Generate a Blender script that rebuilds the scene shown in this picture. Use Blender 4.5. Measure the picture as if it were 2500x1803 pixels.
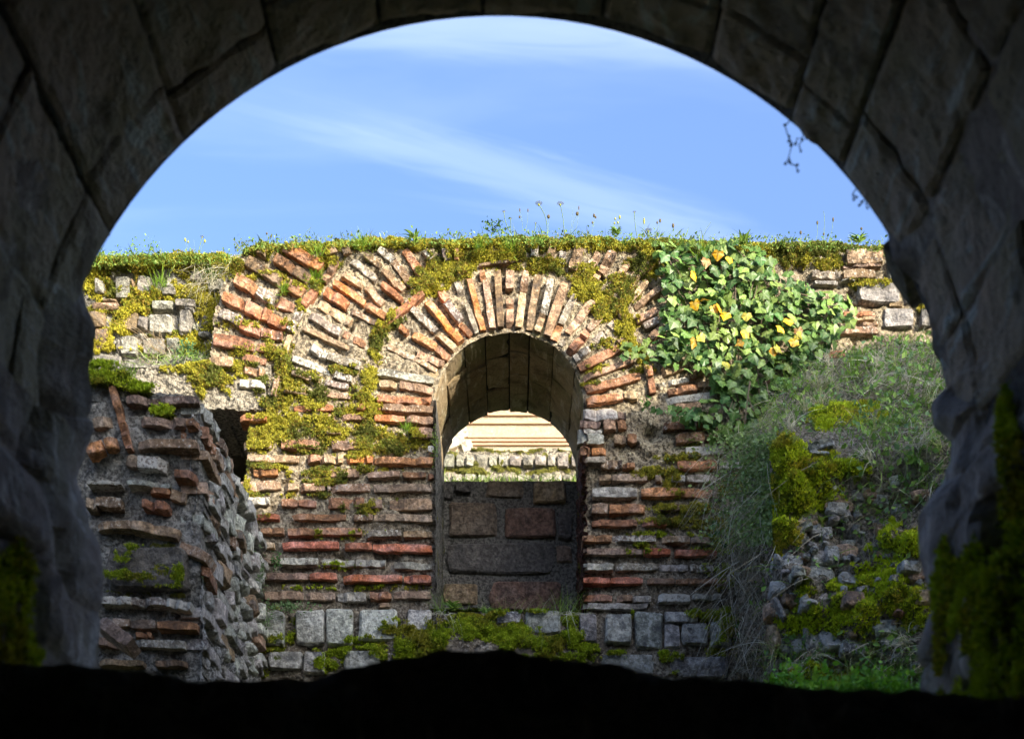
import bpy, math, random
import numpy as np
from mathutils import Matrix, Vector
for o in list(bpy.data.objects):
    bpy.data.objects.remove(o)
random.seed(7); RNG = np.random.default_rng(11)
SC = bpy.context.scene; COL = SC.collection

# ------------------------------------------------------------------ camera, sky, sun, exposure
FOC = 3472.0; CX = 1250.0; HOR = 2690.0          # picture pixels: focal length, centre column, horizon row
cam = bpy.data.cameras.new('camera'); camo = bpy.data.objects.new('camera', cam); COL.objects.link(camo)
camo.location = (0, 0, 0); camo.rotation_euler = (math.radians(90), 0, 0)
cam.lens = 50; cam.sensor_width = 36; cam.sensor_fit = 'HORIZONTAL'
cam.shift_y = (HOR - 901.5) / 2500
cam.clip_start = 0.05; cam.clip_end = 5000
cam.dof.use_dof = True; cam.dof.focus_distance = 7.55; cam.dof.aperture_fstop = 3.2
SC.camera = camo
SUN_AZ, SUN_EL = math.radians(40), math.radians(20)     # azimuth measured from behind the camera towards the right
sd = Vector((math.sin(SUN_AZ) * math.cos(SUN_EL), -math.cos(SUN_AZ) * math.cos(SUN_EL), math.sin(SUN_EL)))
sl = bpy.data.lights.new('sun', 'SUN'); sl.energy = 2.0; sl.angle = math.radians(0.5); sl.color = (1.0, 0.9, 0.74)
so = bpy.data.objects.new('sun', sl); COL.objects.link(so)
so.rotation_euler = sd.to_track_quat('Z', 'Y').to_euler(); so.location = (6, -8, 12)
W = bpy.data.worlds.new('World'); SC.world = W; W.use_nodes = True
wn, wl = W.node_tree.nodes, W.node_tree.links
wn.clear()
def N(nt, t, **k):
    n = nt.nodes.new(t)
    for a, b in k.items():
        if a.startswith('i_'):
            n.inputs[a[2:].replace('_', ' ')].default_value = b
        else: setattr(n, a, b)
    return n
nt = W.node_tree
sky = N(nt, 'ShaderNodeTexSky', sky_type='NISHITA', sun_disc=False, sun_elevation=SUN_EL, sun_rotation=math.radians(180) - SUN_AZ,
        air_density=1.0, dust_density=9.0, ozone_density=1.5)
tc = N(nt, 'ShaderNodeTexCoord'); sp = N(nt, 'ShaderNodeSeparateXYZ'); wl.new(tc.outputs['Generated'], sp.inputs[0])
mz = N(nt, 'ShaderNodeMath', operation='MAXIMUM'); wl.new(sp.outputs[2], mz.inputs[0]); mz.inputs[1].default_value = 0.05
dx = N(nt, 'ShaderNodeMath', operation='DIVIDE'); wl.new(sp.outputs[0], dx.inputs[0]); wl.new(mz.outputs[0], dx.inputs[1])
dy = N(nt, 'ShaderNodeMath', operation='DIVIDE'); wl.new(sp.outputs[1], dy.inputs[0]); wl.new(mz.outputs[0], dy.inputs[1])
cb = N(nt, 'ShaderNodeCombineXYZ'); wl.new(dx.outputs[0], cb.inputs[0]); wl.new(dy.outputs[0], cb.inputs[1])
mp = N(nt, 'ShaderNodeMapping'); wl.new(cb.outputs[0], mp.inputs[0])
mp.inputs['Rotation'].default_value = (0, 0, math.radians(-20)); mp.inputs['Scale'].default_value = (1.5, 5.0, 1); mp.inputs['Location'].default_value = (0.55, 0.1, 0)
cn = N(nt, 'ShaderNodeTexNoise', noise_dimensions='3D'); wl.new(mp.outputs[0], cn.inputs['Vector'])
cn.inputs['Scale'].default_value = 1.15; cn.inputs['Detail'].default_value = 5; cn.inputs['Roughness'].default_value = 0.5; cn.inputs['Distortion'].default_value = 0.6
cr = N(nt, 'ShaderNodeMapRange', interpolation_type='SMOOTHSTEP'); wl.new(cn.outputs['Fac'], cr.inputs[0])
cr.inputs[1].default_value = 0.46; cr.inputs[2].default_value = 0.74; cr.inputs[3].default_value = 0.0; cr.inputs[4].default_value = 0.22
def streak(x, y, ang, half, wid, amp, seed):
    m1 = N(nt, 'ShaderNodeMapping', vector_type='TEXTURE'); wl.new(cb.outputs[0], m1.inputs[0]); m1.inputs['Location'].default_value = (x, y, 0); m1.inputs['Rotation'].default_value = (0, 0, math.radians(ang)); m1.inputs['Scale'].default_value = (half, wid, 1)
    nn = N(nt, 'ShaderNodeTexNoise'); wl.new(m1.outputs[0], nn.inputs['Vector']); nn.inputs['Scale'].default_value = 1.6; nn.inputs['Detail'].default_value = 6; nn.inputs['Roughness'].default_value = 0.55; nn.inputs['Distortion'].default_value = 0.8
    sc_ = N(nt, 'ShaderNodeVectorMath', operation='SCALE'); wl.new(nn.outputs['Color'], sc_.inputs[0]); sc_.inputs['Scale'].default_value = 1.3
    ad = N(nt, 'ShaderNodeVectorMath', operation='ADD'); wl.new(m1.outputs[0], ad.inputs[0]); wl.new(sc_.outputs[0], ad.inputs[1])
    sb = N(nt, 'ShaderNodeVectorMath', operation='SUBTRACT'); wl.new(ad.outputs[0], sb.inputs[0]); sb.inputs[1].default_value = (.65, .65, .65 + seed)
    mm = N(nt, 'ShaderNodeVectorMath', operation='MULTIPLY'); wl.new(sb.outputs[0], mm.inputs[0]); mm.inputs[1].default_value = (1, 1, 0)
    ln = N(nt, 'ShaderNodeVectorMath', operation='LENGTH'); wl.new(mm.outputs[0], ln.inputs[0])
    r = N(nt, 'ShaderNodeMapRange', interpolation_type='SMOOTHSTEP'); wl.new(ln.outputs['Value'], r.inputs[0]); r.inputs[1].default_value = 1.25; r.inputs[2].default_value = 0.1; r.inputs[3].default_value = 0; r.inputs[4].default_value = amp
    return r.outputs[0]
tot = cr.outputs[0]
for k_, st in enumerate(((.02, 1.54, 22, .30, .045, .5), (-.06, 1.32, 4, .34, .05, .62), (.30, 1.36, 10, .25, .05, .3), (.2, 1.64, 14, .3, .03, .3))):
    a_ = N(nt, 'ShaderNodeMath', operation='ADD', use_clamp=True); wl.new(tot, a_.inputs[0]); wl.new(streak(*st, k_), a_.inputs[1]); tot = a_.outputs[0]
cm = N(nt, 'ShaderNodeMix', data_type='RGBA'); wl.new(tot, cm.inputs[0]); wl.new(sky.outputs[0], cm.inputs[6])
ca = N(nt, 'ShaderNodeMix', data_type='RGBA', blend_type='ADD'); ca.inputs[0].default_value = 1; wl.new(sky.outputs[0], ca.inputs[6]); ca.inputs[7].default_value = (1.1, 0.9, 0.55, 1); wl.new(ca.outputs[2], cm.inputs[7])
tn = N(nt, 'ShaderNodeMix', data_type='RGBA', blend_type='MULTIPLY'); tn.inputs[0].default_value = 1; wl.new(cm.outputs[2], tn.inputs[6]); tn.inputs[7].default_value = (0.48, 0.585, 0.79, 1)
bg = N(nt, 'ShaderNodeBackground'); wl.new(tn.outputs[2], bg.inputs[0]); bg.inputs[1].default_value = 0.15
wo = N(nt, 'ShaderNodeOutputWorld'); wl.new(bg.outputs[0], wo.inputs[0])
SC.view_settings.view_transform = 'Standard'; SC.view_settings.look = 'None'
SC.view_settings.gamma = 1; SC.view_settings.use_curve_mapping = False
SC.view_settings.exposure = 2.28
SC.cycles.max_bounces = 8; SC.cycles.diffuse_bounces = 5; SC.cycles.sample_clamp_indirect = 6

# ------------------------------------------------------------------ helpers
def P(px, py, d): return ((px - CX) / FOC * d, d, (HOR - py) / FOC * d)
def Pa(px, py, d):
    px = np.asarray(px, float); py = np.asarray(py, float); d = np.broadcast_to(np.asarray(d, float), px.shape)
    return np.stack([(px - CX) / FOC * d, d, (HOR - py) / FOC * d], -1)
def hash3(ix, iy, iz, s):
    h = (ix * 374761393 + iy * 668265263 + iz * 2147483647 + s * 1274126177) & 0xffffffff
    h = ((h ^ (h >> 13)) * 1274126177) & 0xffffffff
    h = ((h ^ (h >> 16)) * 2246822519) & 0xffffffff
    return ((h ^ (h >> 15)) & 0xffffff) / float(0xffffff)
def vn(p, s=0):
    p = np.asarray(p, float); f = np.floor(p); t = p - f; t = t * t * (3 - 2 * t); i = f.astype(np.int64)
    r = 0
    for a in (0, 1):
        wx = t[..., 0] if a else 1 - t[..., 0]
        for b in (0, 1):
            wy = t[..., 1] if b else 1 - t[..., 1]
            for c in (0, 1):
                wz = t[..., 2] if c else 1 - t[..., 2]
                r = r + wx * wy * wz * hash3(i[..., 0] + a, i[..., 1] + b, i[..., 2] + c, s)
    return r * 2 - 1
def rotm(a, b, c): return np.array(Matrix.Rotation(a, 3, 'X') @ Matrix.Rotation(b, 3, 'Y') @ Matrix.Rotation(c, 3, 'Z'))
ROT = [rotm(.5, .7, .4), rotm(1.1, .3, .9), rotm(.2, 1.3, 2.1)]
def fbm(p, o=4, s=0, g=0.5):
    p = np.asarray(p, float); r = 0; a = 1.0; tot = 0
    for k in range(o):
        r = r + a * vn((p @ ROT[k % 3]) * (2 ** k) + 17.3 * k, s + k); tot += a; a *= g
    return r / tot
def mesh_np(name, V, F, mat=None, parent=None, col=None, smooth=False, attrs=None):
    """V (n,3); F (m,3) or (m,4) int; col (n,3) becomes the colour attribute 'col'."""
    V = np.asarray(V, np.float32).reshape(-1, 3); F = np.asarray(F, np.int32); k = F.shape[1]
    me = bpy.data.meshes.new(name)
    me.vertices.add(len(V)); me.vertices.foreach_set('co', V.ravel())
    me.loops.add(F.size); me.loops.foreach_set('vertex_index', F.ravel())
    me.polygons.add(len(F)); me.polygons.foreach_set('loop_start', np.arange(0, F.size, k, dtype=np.int32))
    me.polygons.foreach_set('use_smooth', np.full(len(F), smooth))
    if col is not None:
        a = me.color_attributes.new('col', 'FLOAT_COLOR', 'POINT'); c = np.ones((len(V), 4), np.float32); c[:, :3] = col
        a.data.foreach_set('color', c.ravel())
    for an, av in (attrs or {}).items():
        a = me.attributes.new(an, 'FLOAT', 'POINT'); a.data.foreach_set('value', np.asarray(av, np.float32).ravel())
    me.update(calc_edges=True); me.validate()
    if mat: me.materials.append(mat)
    o = bpy.data.objects.new(name, me); COL.objects.link(o)
    if parent: o.parent = parent
    return o
def thing(name, label, cat, group=None, loc=(0, 0, 0)):
    o = bpy.data.objects.new(name, None); COL.objects.link(o); o.location = loc; o.empty_display_size = 0.1
    o['label'] = label; o['category'] = cat
    if group: o['group'] = group
    return o
def tag(o, label, cat, group=None, kind=None):
    o['label'] = label; o['category'] = cat
    if group: o['group'] = group
    if kind: o['kind'] = kind
    return o
def struct(o, label=None):
    o['kind'] = 'structure'
    if label: o['label'] = label
    return o

# ------------------------------------------------------------------ materials
def newmat(name):
    m = bpy.data.materials.new(name); m.use_nodes = True; nt = m.node_tree
    b = nt.nodes['Principled BSDF']; b.inputs['Roughness'].default_value = 0.9
    if 'Specular IOR Level' in b.inputs: b.inputs['Specular IOR Level'].default_value = 0.25
    return m, nt, b
def pos(nt, sc=(1, 1, 1)):
    g = N(nt, 'ShaderNodeNewGeometry'); m = N(nt, 'ShaderNodeMapping'); nt.links.new(g.outputs['Position'], m.inputs[0]); m.inputs['Scale'].default_value = sc
    return m.outputs[0]
def noise(nt, vec, scale, det=4, rough=0.55, dist=0.0):
    n = N(nt, 'ShaderNodeTexNoise'); nt.links.new(vec, n.inputs['Vector'])
    n.inputs['Scale'].default_value = scale; n.inputs['Detail'].default_value = det; n.inputs['Roughness'].default_value = rough; n.inputs['Distortion'].default_value = dist
    return n.outputs['Fac']
def ramp(nt, fac, a, b, lo=0.0, hi=1.0):
    r = N(nt, 'ShaderNodeMapRange', interpolation_type='SMOOTHSTEP')
    nt.links.new(fac, r.inputs[0])
    for i, v in ((1, a), (2, b), (3, lo), (4, hi)):
        if hasattr(v, 'default_value'): nt.links.new(v, r.inputs[i])
        else: r.inputs[i].default_value = v
    return r.outputs[0]
def mixc(nt, fac, a, b, bt='MIX'):
    m = N(nt, 'ShaderNodeMix', data_type='RGBA', blend_type=bt)
    for i, v in ((0, fac), (6, a), (7, b)):
        if hasattr(v, 'links'): nt.links.new(v, m.inputs[i])
        elif isinstance(v, tuple): m.inputs[i].default_value = v + (1,) if len(v) == 3 else v
        else: m.inputs[i].default_value = v
    return m.outputs[2]
def math_(nt, op, a, b=0.0):
    m = N(nt, 'ShaderNodeMath', operation=op)
    for i, v in ((0, a), (1, b)):
        if hasattr(v, 'links'): nt.links.new(v, m.inputs[i])
        else: m.inputs[i].default_value = v
    return m.outputs[0]
def bump(nt, b, hs, dist=0.01, strength=1.0):
    """hs: list of (socket, weight)"""
    t = None
    for s, w in hs:
        x = math_(nt, 'MULTIPLY', s, w); t = x if t is None else math_(nt, 'ADD', t, x)
    bp = N(nt, 'ShaderNodeBump'); bp.inputs['Distance'].default_value = dist; bp.inputs['Strength'].default_value = strength
    nt.links.new(t, bp.inputs['Height']); nt.links.new(bp.outputs[0], b.inputs['Normal'])
def piece_mat(name, dark=(0.085, 0.070, 0.062), lich=(0.58, 0.54, 0.46), fine=70, stain=0.75, mossy=0.0, bs=1.0):
    """Brick / stone: colour of the object, lichen amount in the object's alpha."""
    m, nt, b = newmat(name)
    oi = N(nt, 'ShaderNodeObjectInfo'); p = pos(nt)
    n1 = noise(nt, p, 24, 6, 0.65); n2 = noise(nt, p, 9, 5, 0.6, 0.6); n3 = noise(nt, p, fine, 5, 0.7); n4 = noise(nt, p, 230, 3, 0.6)
    hv = N(nt, 'ShaderNodeHueSaturation'); nt.links.new(oi.outputs['Color'], hv.inputs['Color'])
    nt.links.new(math_(nt, 'MULTIPLY', ramp(nt, n1, 0.3, 0.7, 0.6, 1.5), ramp(nt, n3, 0.32, 0.68, 0.62, 1.42)), hv.inputs['Value']); nt.links.new(ramp(nt, n2, 0.3, 0.7, 0.8, 1.15), hv.inputs['Saturation'])
    al = oi.outputs['Alpha']
    st = math_(nt, 'MULTIPLY', ramp(nt, n2, 0.48, 0.66), math_(nt, 'MULTIPLY', ramp(nt, al, 0.0, 0.6, 0.25, 1.0), stain))
    c = mixc(nt, st, hv.outputs[0], dark)
    thr = ramp(nt, al, 0.0, 1.0, 0.80, 0.40)
    thr2 = math_(nt, 'ADD', thr, 0.07)
    nn = math_(nt, 'ADD', math_(nt, 'MULTIPLY', n3, 0.72), math_(nt, 'MULTIPLY', n1, 0.28))
    li = ramp(nt, nn, thr, thr2)
    c = mixc(nt, math_(nt, 'MULTIPLY', li, 0.85), c, lich)
    if mossy:
        mo = ramp(nt, noise(nt, p, 14, 5, 0.65), 0.72 - mossy, 0.80 - mossy); c = mixc(nt, mo, c, (0.10, 0.12, 0.02))
    nt.links.new(c, b.inputs['Base Color'])
    vo = N(nt, 'ShaderNodeTexVoronoi'); nt.links.new(p, vo.inputs['Vector']); vo.inputs['Scale'].default_value = 60
    bump(nt, b, [(n1, 1.0), (n3, 0.9), (n4, 0.35), (vo.outputs['Distance'], 0.2)], 0.015 * bs)
    return m
M_BRICK = piece_mat('brick')
M_STONE = piece_mat('stone', dark=(0.11, 0.11, 0.115), lich=(0.50, 0.49, 0.45), fine=55, stain=0.8, bs=1.5)
M_MSTONE = piece_mat('mossy_stone', dark=(0.11, 0.11, 0.11), lich=(0.45, 0.45, 0.42), fine=55, stain=0.8, mossy=0.12, bs=1.6)
def mortar_mat(name, light, mid, dark, peb=(0.45, 0.42, 0.36), mosscol=(0.20, 0.19, 0.025), bs=1.0):
    m, nt, b = newmat(name); p = pos(nt)
    n1 = noise(nt, p, 11, 6, 0.62, 0.3); n2 = noise(nt, p, 55, 6, 0.7); n3 = noise(nt, p, 190, 4, 0.7)
    at = N(nt, 'ShaderNodeAttribute', attribute_name='moss'); wt = N(nt, 'ShaderNodeAttribute', attribute_name='weather_shade')
    c = mixc(nt, ramp(nt, n1, 0.32, 0.68), mid, light)
    grey = mixc(nt, ramp(nt, n1, 0.35, 0.65), tuple(1.6 * x for x in dark), tuple(0.80 * (a + 0.10) for a in mid))
    c = mixc(nt, wt.outputs['Fac'], c, grey)
    c = mixc(nt, ramp(nt, n2, 0.55, 0.42, 0, 0.9), c, dark)
    vo = N(nt, 'ShaderNodeTexVoronoi'); nt.links.new(p, vo.inputs['Vector']); vo.inputs['Scale'].default_value = 75; vo.inputs['Randomness'].default_value = 1
    pm = math_(nt, 'MULTIPLY', ramp(nt, vo.outputs['Distance'], 0.42, 0.28), ramp(nt, n2, 0.50, 0.60))
    c = mixc(nt, math_(nt, 'MULTIPLY', pm, 0.7), c, peb)
    c = mixc(nt, math_(nt, 'MULTIPLY', ramp(nt, n3, 0.60, 0.70), 0.35), c, (0.55, 0.50, 0.40))
    mc = mixc(nt, ramp(nt, n2, 0.35, 0.65), tuple(0.35 * x for x in mosscol), mosscol)
    mf = ramp(nt, math_(nt, 'ADD', at.outputs['Fac'], math_(nt, 'MULTIPLY', math_(nt, 'SUBTRACT', n2, 0.5), 0.8)), 0.15, 0.4)
    c = mixc(nt, mf, c, mc)
    nt.links.new(c, b.inputs['Base Color'])
    bump(nt, b, [(n1, 1.0), (n2, 0.9), (n3, 0.3), (vo.outputs['Distance'], -0.2)], 0.022 * bs)
    return m
M_MORTAR = mortar_mat('lime_mortar', (0.50, 0.41, 0.26), (0.33, 0.26, 0.165), (0.075, 0.058, 0.04))
M_ROUGH = mortar_mat('rubble_mortar', (0.50, 0.46, 0.37), (0.34, 0.31, 0.26), (0.10, 0.09, 0.075), bs=1.6)
M_CONC = mortar_mat('conglomerate', (0.60, 0.52, 0.38), (0.46, 0.39, 0.28), (0.10, 0.09, 0.075), peb=(0.62, 0.56, 0.46), bs=2.2)
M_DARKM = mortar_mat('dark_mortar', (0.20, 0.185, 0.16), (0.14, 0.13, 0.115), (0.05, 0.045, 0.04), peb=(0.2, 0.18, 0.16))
M_EARTH = mortar_mat('earth', (0.46, 0.39, 0.29), (0.32, 0.26, 0.18), (0.09, 0.075, 0.05), peb=(0.50, 0.47, 0.42), mosscol=(0.30, 0.36, 0.03), bs=2.0)
def veg_mat(name, rough=0.6, trans=0.25):
    m, nt, b = newmat(name); b.inputs['Roughness'].default_value = rough
    a = N(nt, 'ShaderNodeAttribute', attribute_name='col'); nt.links.new(a.outputs['Color'], b.inputs['Base Color'])
    tr = N(nt, 'ShaderNodeBsdfTranslucent'); nt.links.new(a.outputs['Color'], tr.inputs['Color'])
    mx = N(nt, 'ShaderNodeMixShader'); mx.inputs[0].default_value = trans
    out = nt.nodes['Material Output']; nt.links.new(b.outputs[0], mx.inputs[1]); nt.links.new(tr.outputs[0], mx.inputs[2]); nt.links.new(mx.outputs[0], out.inputs[0])
    return m
M_MOSS = veg_mat('moss', 0.85, 0.12); M_GRASS = veg_mat('grass', 0.55, 0.3)
def leaf_mat():
    m, nt, b = newmat('ivy_leaf'); b.inputs['Roughness'].default_value = 0.42
    if 'Specular IOR Level' in b.inputs: b.inputs['Specular IOR Level'].default_value = 0.3
    oi = N(nt, 'ShaderNodeObjectInfo'); a = N(nt, 'ShaderNodeAttribute', attribute_name='vein'); p = pos(nt)
    v = ramp(nt, noise(nt, p, 60, 3), 0.3, 0.7, 0.75, 1.25)
    hv = N(nt, 'ShaderNodeHueSaturation'); nt.links.new(oi.outputs['Color'], hv.inputs['Color']); nt.links.new(v, hv.inputs['Value'])
    c = mixc(nt, ramp(nt, a.outputs['Fac'], 0.45, 1.0, 0, 0.35), hv.outputs[0], (0.30, 0.36, 0.16))
    nt.links.new(c, b.inputs['Base Color'])
    tr = N(nt, 'ShaderNodeBsdfTranslucent'); nt.links.new(c, tr.inputs['Color'])
    mx = N(nt, 'ShaderNodeMixShader'); mx.inputs[0].default_value = 0.22
    nt.links.new(b.outputs[0], mx.inputs[1]); nt.links.new(tr.outputs[0], mx.inputs[2]); nt.links.new(mx.outputs[0], nt.nodes['Material Output'].inputs[0])
    return m
M_LEAF = leaf_mat()
def vault_mat(name, c0, c1, c2, streak, green=(0.09, 0.10, 0.05), gf=0.5, scale=1.0, sdir=(1, 0.25, 1)):
    """Large dressed stones of a vault: stains, pale lime streaks along the barrel, green film."""
    m, nt, b = newmat(name); p = pos(nt); ps = pos(nt, sdir); oi = N(nt, 'ShaderNodeObjectInfo')
    n1 = noise(nt, p, 4 * scale, 6, 0.6, 0.8); n2 = noise(nt, ps, 9 * scale, 5, 0.6, 1.2); n3 = noise(nt, p, 60, 6, 0.7); n4 = noise(nt, p, 1.6 * scale, 3)
    c = mixc(nt, ramp(nt, n1, 0.35, 0.65), c0, c1)
    c = mixc(nt, math_(nt, 'MULTIPLY', oi.outputs['Random'], 0.6), c, c2)
    c = mixc(nt, math_(nt, 'MULTIPLY', ramp(nt, n4, 0.45, 0.65), gf), c, green)
    c = mixc(nt, math_(nt, 'MULTIPLY', ramp(nt, n2, 0.53, 0.66), 0.85), c, streak)
    c = mixc(nt, ramp(nt, n1, 0.54, 0.66, 0, 0.6), c, tuple(0.3 * x for x in c0))
    c = mixc(nt, ramp(nt, n3, 0.50, 0.32, 0, 0.5), c, tuple(0.3 * x for x in c0))
    nt.links.new(c, b.inputs['Base Color'])
    bump(nt, b, [(n1, 1.2), (n2, 0.6), (n3, 0.8)], 0.03)
    return m

# ------------------------------------------------------------------ brick, stone and slab shapes
def brick_variants(n, short=False):
    out = []
    for v in range(n):
        r = random.Random(100 + v + (50 if short else 0)); L = 3 if short else 6
        secs = []
        for i in range(L + 1):
            x = -0.5 + i / L
            if 0 < i < L: x += r.uniform(-.05, .05) / 1
            inset = 0.0
            if r.random() < 0.28: inset = r.uniform(0.06, 0.22)      # broken-off flake
            t = 0.49 + r.uniform(-.05, .03); u = 0.49 + r.uniform(-.05, .03); c = r.uniform(.03, .08)
            if i in (0, L): t -= r.uniform(0, .12); u -= r.uniform(0, .12); inset += r.uniform(0, .06)
            sh = r.uniform(-.018, .018)
            sk = r.uniform(-.02, .02)
            secs.append([(x, 1, -u + sh), (x, 1, t + sh), (x + sk, inset + .05, t + sh), (x + sk, inset, t - c + sh), (x - sk, inset + r.uniform(0, .04), -u + c + sh), (x - sk, inset + .05, -u + sh)])
        V = [p for s in secs for p in s]; F = []
        for i in range(L):
            for j in range(6):
                a = i * 6 + j; b2 = i * 6 + (j + 1) % 6; F.append((a, b2, b2 + 6, a + 6))
        me = bpy.data.meshes.new('brick'); 
        F += [(5, 4, 3, 2), (5, 2, 1, 0)]; k = L * 6; F += [(k + 2, k + 3, k + 4, k + 5), (k + 0, k + 1, k + 2, k + 5)]
        me.from_pydata(V, [], F); me.update(); me.materials.append(M_BRICK)
        out.append(me)
    return out
BR_L = brick_variants(14); BR_S = brick_variants(8, True)
def stone_variants(n, nu=12, nv=7, mat=None, boxy=0.2, amp=0.035):
    out = []
    for v in range(n):
        V = [];
        for j in range(nv):
            ph = math.pi * j / (nv - 1)
            for i in range(nu):
                th = 2 * math.pi * i / nu
                # pole along local y (out of the wall)
                s = lambda t, e: math.copysign(abs(t) ** e, t)
                x = s(math.sin(ph), boxy) * s(math.cos(th), boxy); z = s(math.sin(ph), boxy) * s(math.sin(th), boxy); y = -s(math.cos(ph), 0.45)
                V.append((x * .5, y * .5 + .5, z * .5))
        V = np.array(V); q = V * 2.2 + v * 9.7
        V = V + np.stack([fbm(q, 3, 5), fbm(q, 3, 25), fbm(q, 3, 45)], -1) * np.array([amp, amp * 2, amp]) * 2
        F = []
        for j in range(nv - 1):
            for i in range(nu):
                a = j * nu + i; b2 = j * nu + (i + 1) % nu; F.append((a, a + nu, b2 + nu, b2))
        me = bpy.data.meshes.new('stone'); me.from_pydata([tuple(p) for p in V], [], F); me.update()
        me.polygons.foreach_set('use_smooth', [False] * len(F)); me.materials.append(mat or M_STONE)
        out.append(me)
    return out
ST = stone_variants(14); STM = stone_variants(8, mat=M_MSTONE); STR = stone_variants(8, boxy=0.4, amp=0.06)
BC = dict(O=(.58, .22, .07, .16), o=(.48, .205, .085, .38), r=(.35, .16, .075, .5), R=(.44, .13, .07, .2), b=(.26, .165, .09, .55), t=(.46, .31, .18, .5),
          p=(.35, .225, .13, .55), d=(.28, .19, .13, .45), g=(.32, .27, .21, .72), w=(.46, .42, .34, .9), G=(.42, .395, .33, .62), S=(.48, .45, .38, .55), K=(.17, .14, .11, .25), D=(.33, .31, .265, .62))
def place(me, name, A, B, thick, depth, nrm, col, parent, sink=0.0, jit=1.0):
    """Put a unit piece with its long axis from A to B, its face towards nrm."""
    A = Vector(A); B = Vector(B); x = B - A; L = x.length; x = x / L; n = Vector(nrm).normalized()
    n = (n - x * n.dot(x)).normalized(); z = x.cross(-n)
    n2 = (n + z * random.uniform(-.05, .05) * jit + x * random.uniform(-.03, .03) * jit).normalized(); z = x.cross(-n2).normalized(); n2 = z.cross(x) * 1; n2 = n2 if n2.dot(n) > 0 else -n2
    o = bpy.data.objects.new(name, me); COL.objects.link(o)
    c = (A + B) / 2 - n * sink
    yv = -n2 * depth
    m = Matrix(((x.x * L, yv.x, z.x * thick, c.x), (x.y * L, yv.y, z.y * thick, c.y), (x.z * L, yv.z, z.z * thick, c.z), (0, 0, 0, 1)))
    o.matrix_world = m
    if parent: o.parent = parent
    f = random.uniform(.85, 1.18); o.color = (col[0] * f, col[1] * f * random.uniform(.93, 1.07), col[2] * f, min(1, max(0, col[3] + random.uniform(-.1, .1))))
    return o

# ------------------------------------------------------------------ traced masonry of the arched wall (picture pixels)
D0 = 7.66
def tr(s, ox, oy, k):
    L = []
    for q in s.split(';'):
        q = q.split()
        if len(q) < 6: continue
        x1, y1, x2, y2, w = map(float, q[:5]); L.append((ox + x1 / k, oy + y1 / k, ox + x2 / k, oy + y2 / k, w / k, q[5]))
    return L
K1 = 3.635
BRICKS = tr("""700 170 1035 355 88 O;1060 235 1165 180 70 b;620 275 790 385 80 r;790 385 920 465 85 b;370 300 540 400 95 b;540 400 660 480 88 b;720 500 875 595 95 r;
265 460 450 560 95 r;465 570 615 660 88 g;612 655 790 735 90 r;155 620 325 690 88 o;325 695 570 795 95 o;568 810 722 865 92 o;120 760 325 845 85 g;305 865 490 930 88 o;500 940 680 965 78 r;
75 1000 430 1062 100 r;460 1070 620 1092 75 r;30 1195 250 1205 75 p;460 200 540 230 60 b;1220 225 1300 200 60 b;
1050 480 1165 300 52 b;870 700 990 550 62 o;745 920 855 740 60 g;690 1190 750 965 46 t;600 1500 640 1310 38 t;
1300 295 1520 470 58 g;1420 245 1560 350 55 b;1555 360 1765 560 56 t;1545 200 1665 300 58 g;1670 310 1860 535 65 b;1775 215 1925 430 68 o;
1220 415 1400 530 52 t;1430 525 1580 690 58 t;1570 510 1750 650 48 o;1145 495 1420 680 56 O;1430 690 1600 805 56 o;1065 570 1260 695 76 o;1015 690 1290 855 72 t;1290 745 1560 880 44 p;
930 775 1200 945 70 g;1230 955 1420 1055 60 r;870 905 1300 1095 42 p;930 1060 1080 1150 62 w;1090 1150 1380 1240 72 g;780 1172 1110 1300 58 w;1130 1312 1305 1352 58 g;
770 1295 1020 1370 42 t;1050 1382 1270 1422 48 g;700 1435 890 1470 52 t;990 1482 1290 1510 48 t;1605 855 1935 585 56 o;
1530 1285 2030 1370 62 G;1550 1400 1700 1405 58 t;1730 1400 2020 1460 62 p;1885 1135 2115 1220 60 t;1845 955 2050 1070 64 o;2060 1082 2165 1160 62 r;1730 885 1800 930 50 o""", 500, 550, K1)
BRICKS += tr("""145 650 455 1015 58 O;20 730 240 930 58 g;240 940 405 1090 52 t;265 570 330 660 62 O;310 650 455 835 60 g;435 845 545 975 46 r;
415 485 488 680 58 g;505 690 598 950 44 g;525 445 652 920 50 O;640 392 652 475 48 o;672 480 735 900 56 t;778 395 808 890 58 b;890 392 890 545 72 p;890 645 888 888 62 t;
1030 400 1012 560 62 p;1005 590 965 890 62 t;1140 430 1062 910 64 b;1250 470 1192 768 60 g;1180 780 1132 930 58 t;1378 500 1220 968 74 b;1470 605 1342 868 58 g;1330 882 1278 1010 64 o;
1628 655 1402 950 64 t;1400 960 1342 1060 48 g;1700 795 1592 920 58 t;1580 935 1412 1120 64 o;1825 865 1622 1060 78 g;1600 1075 1462 1180 58 g;1855 1085 1502 1262 72 r;1930 990 1862 1040 68 d;
1985 1185 1545 1350 50 t;2048 1325 1562 1450 64 r;1888 1502 1572 1560 62 o;
1275 170 1232 310 62 b;1115 170 1102 260 60 g;1372 200 1342 330 58 g;1512 185 1442 380 78 b;1678 225 1562 420 60 t;1808 212 1692 410 74 b;1682 400 1652 460 56 t;
300 190 340 300 56 g;410 180 415 280 40 o;120 190 190 290 50 g;2130 340 2062 382 48 t;2050 422 1922 600 28 t;2108 482 1932 690 48 t;
615 350 780 325 22 b;785 324 945 302 22 b;430 430 510 390 22 t;2115 1210 2140 1330 56 o;2142 1345 2158 1480 58 r;1872 765 1920 850 56 p""", 1000, 550, K1)
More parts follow.
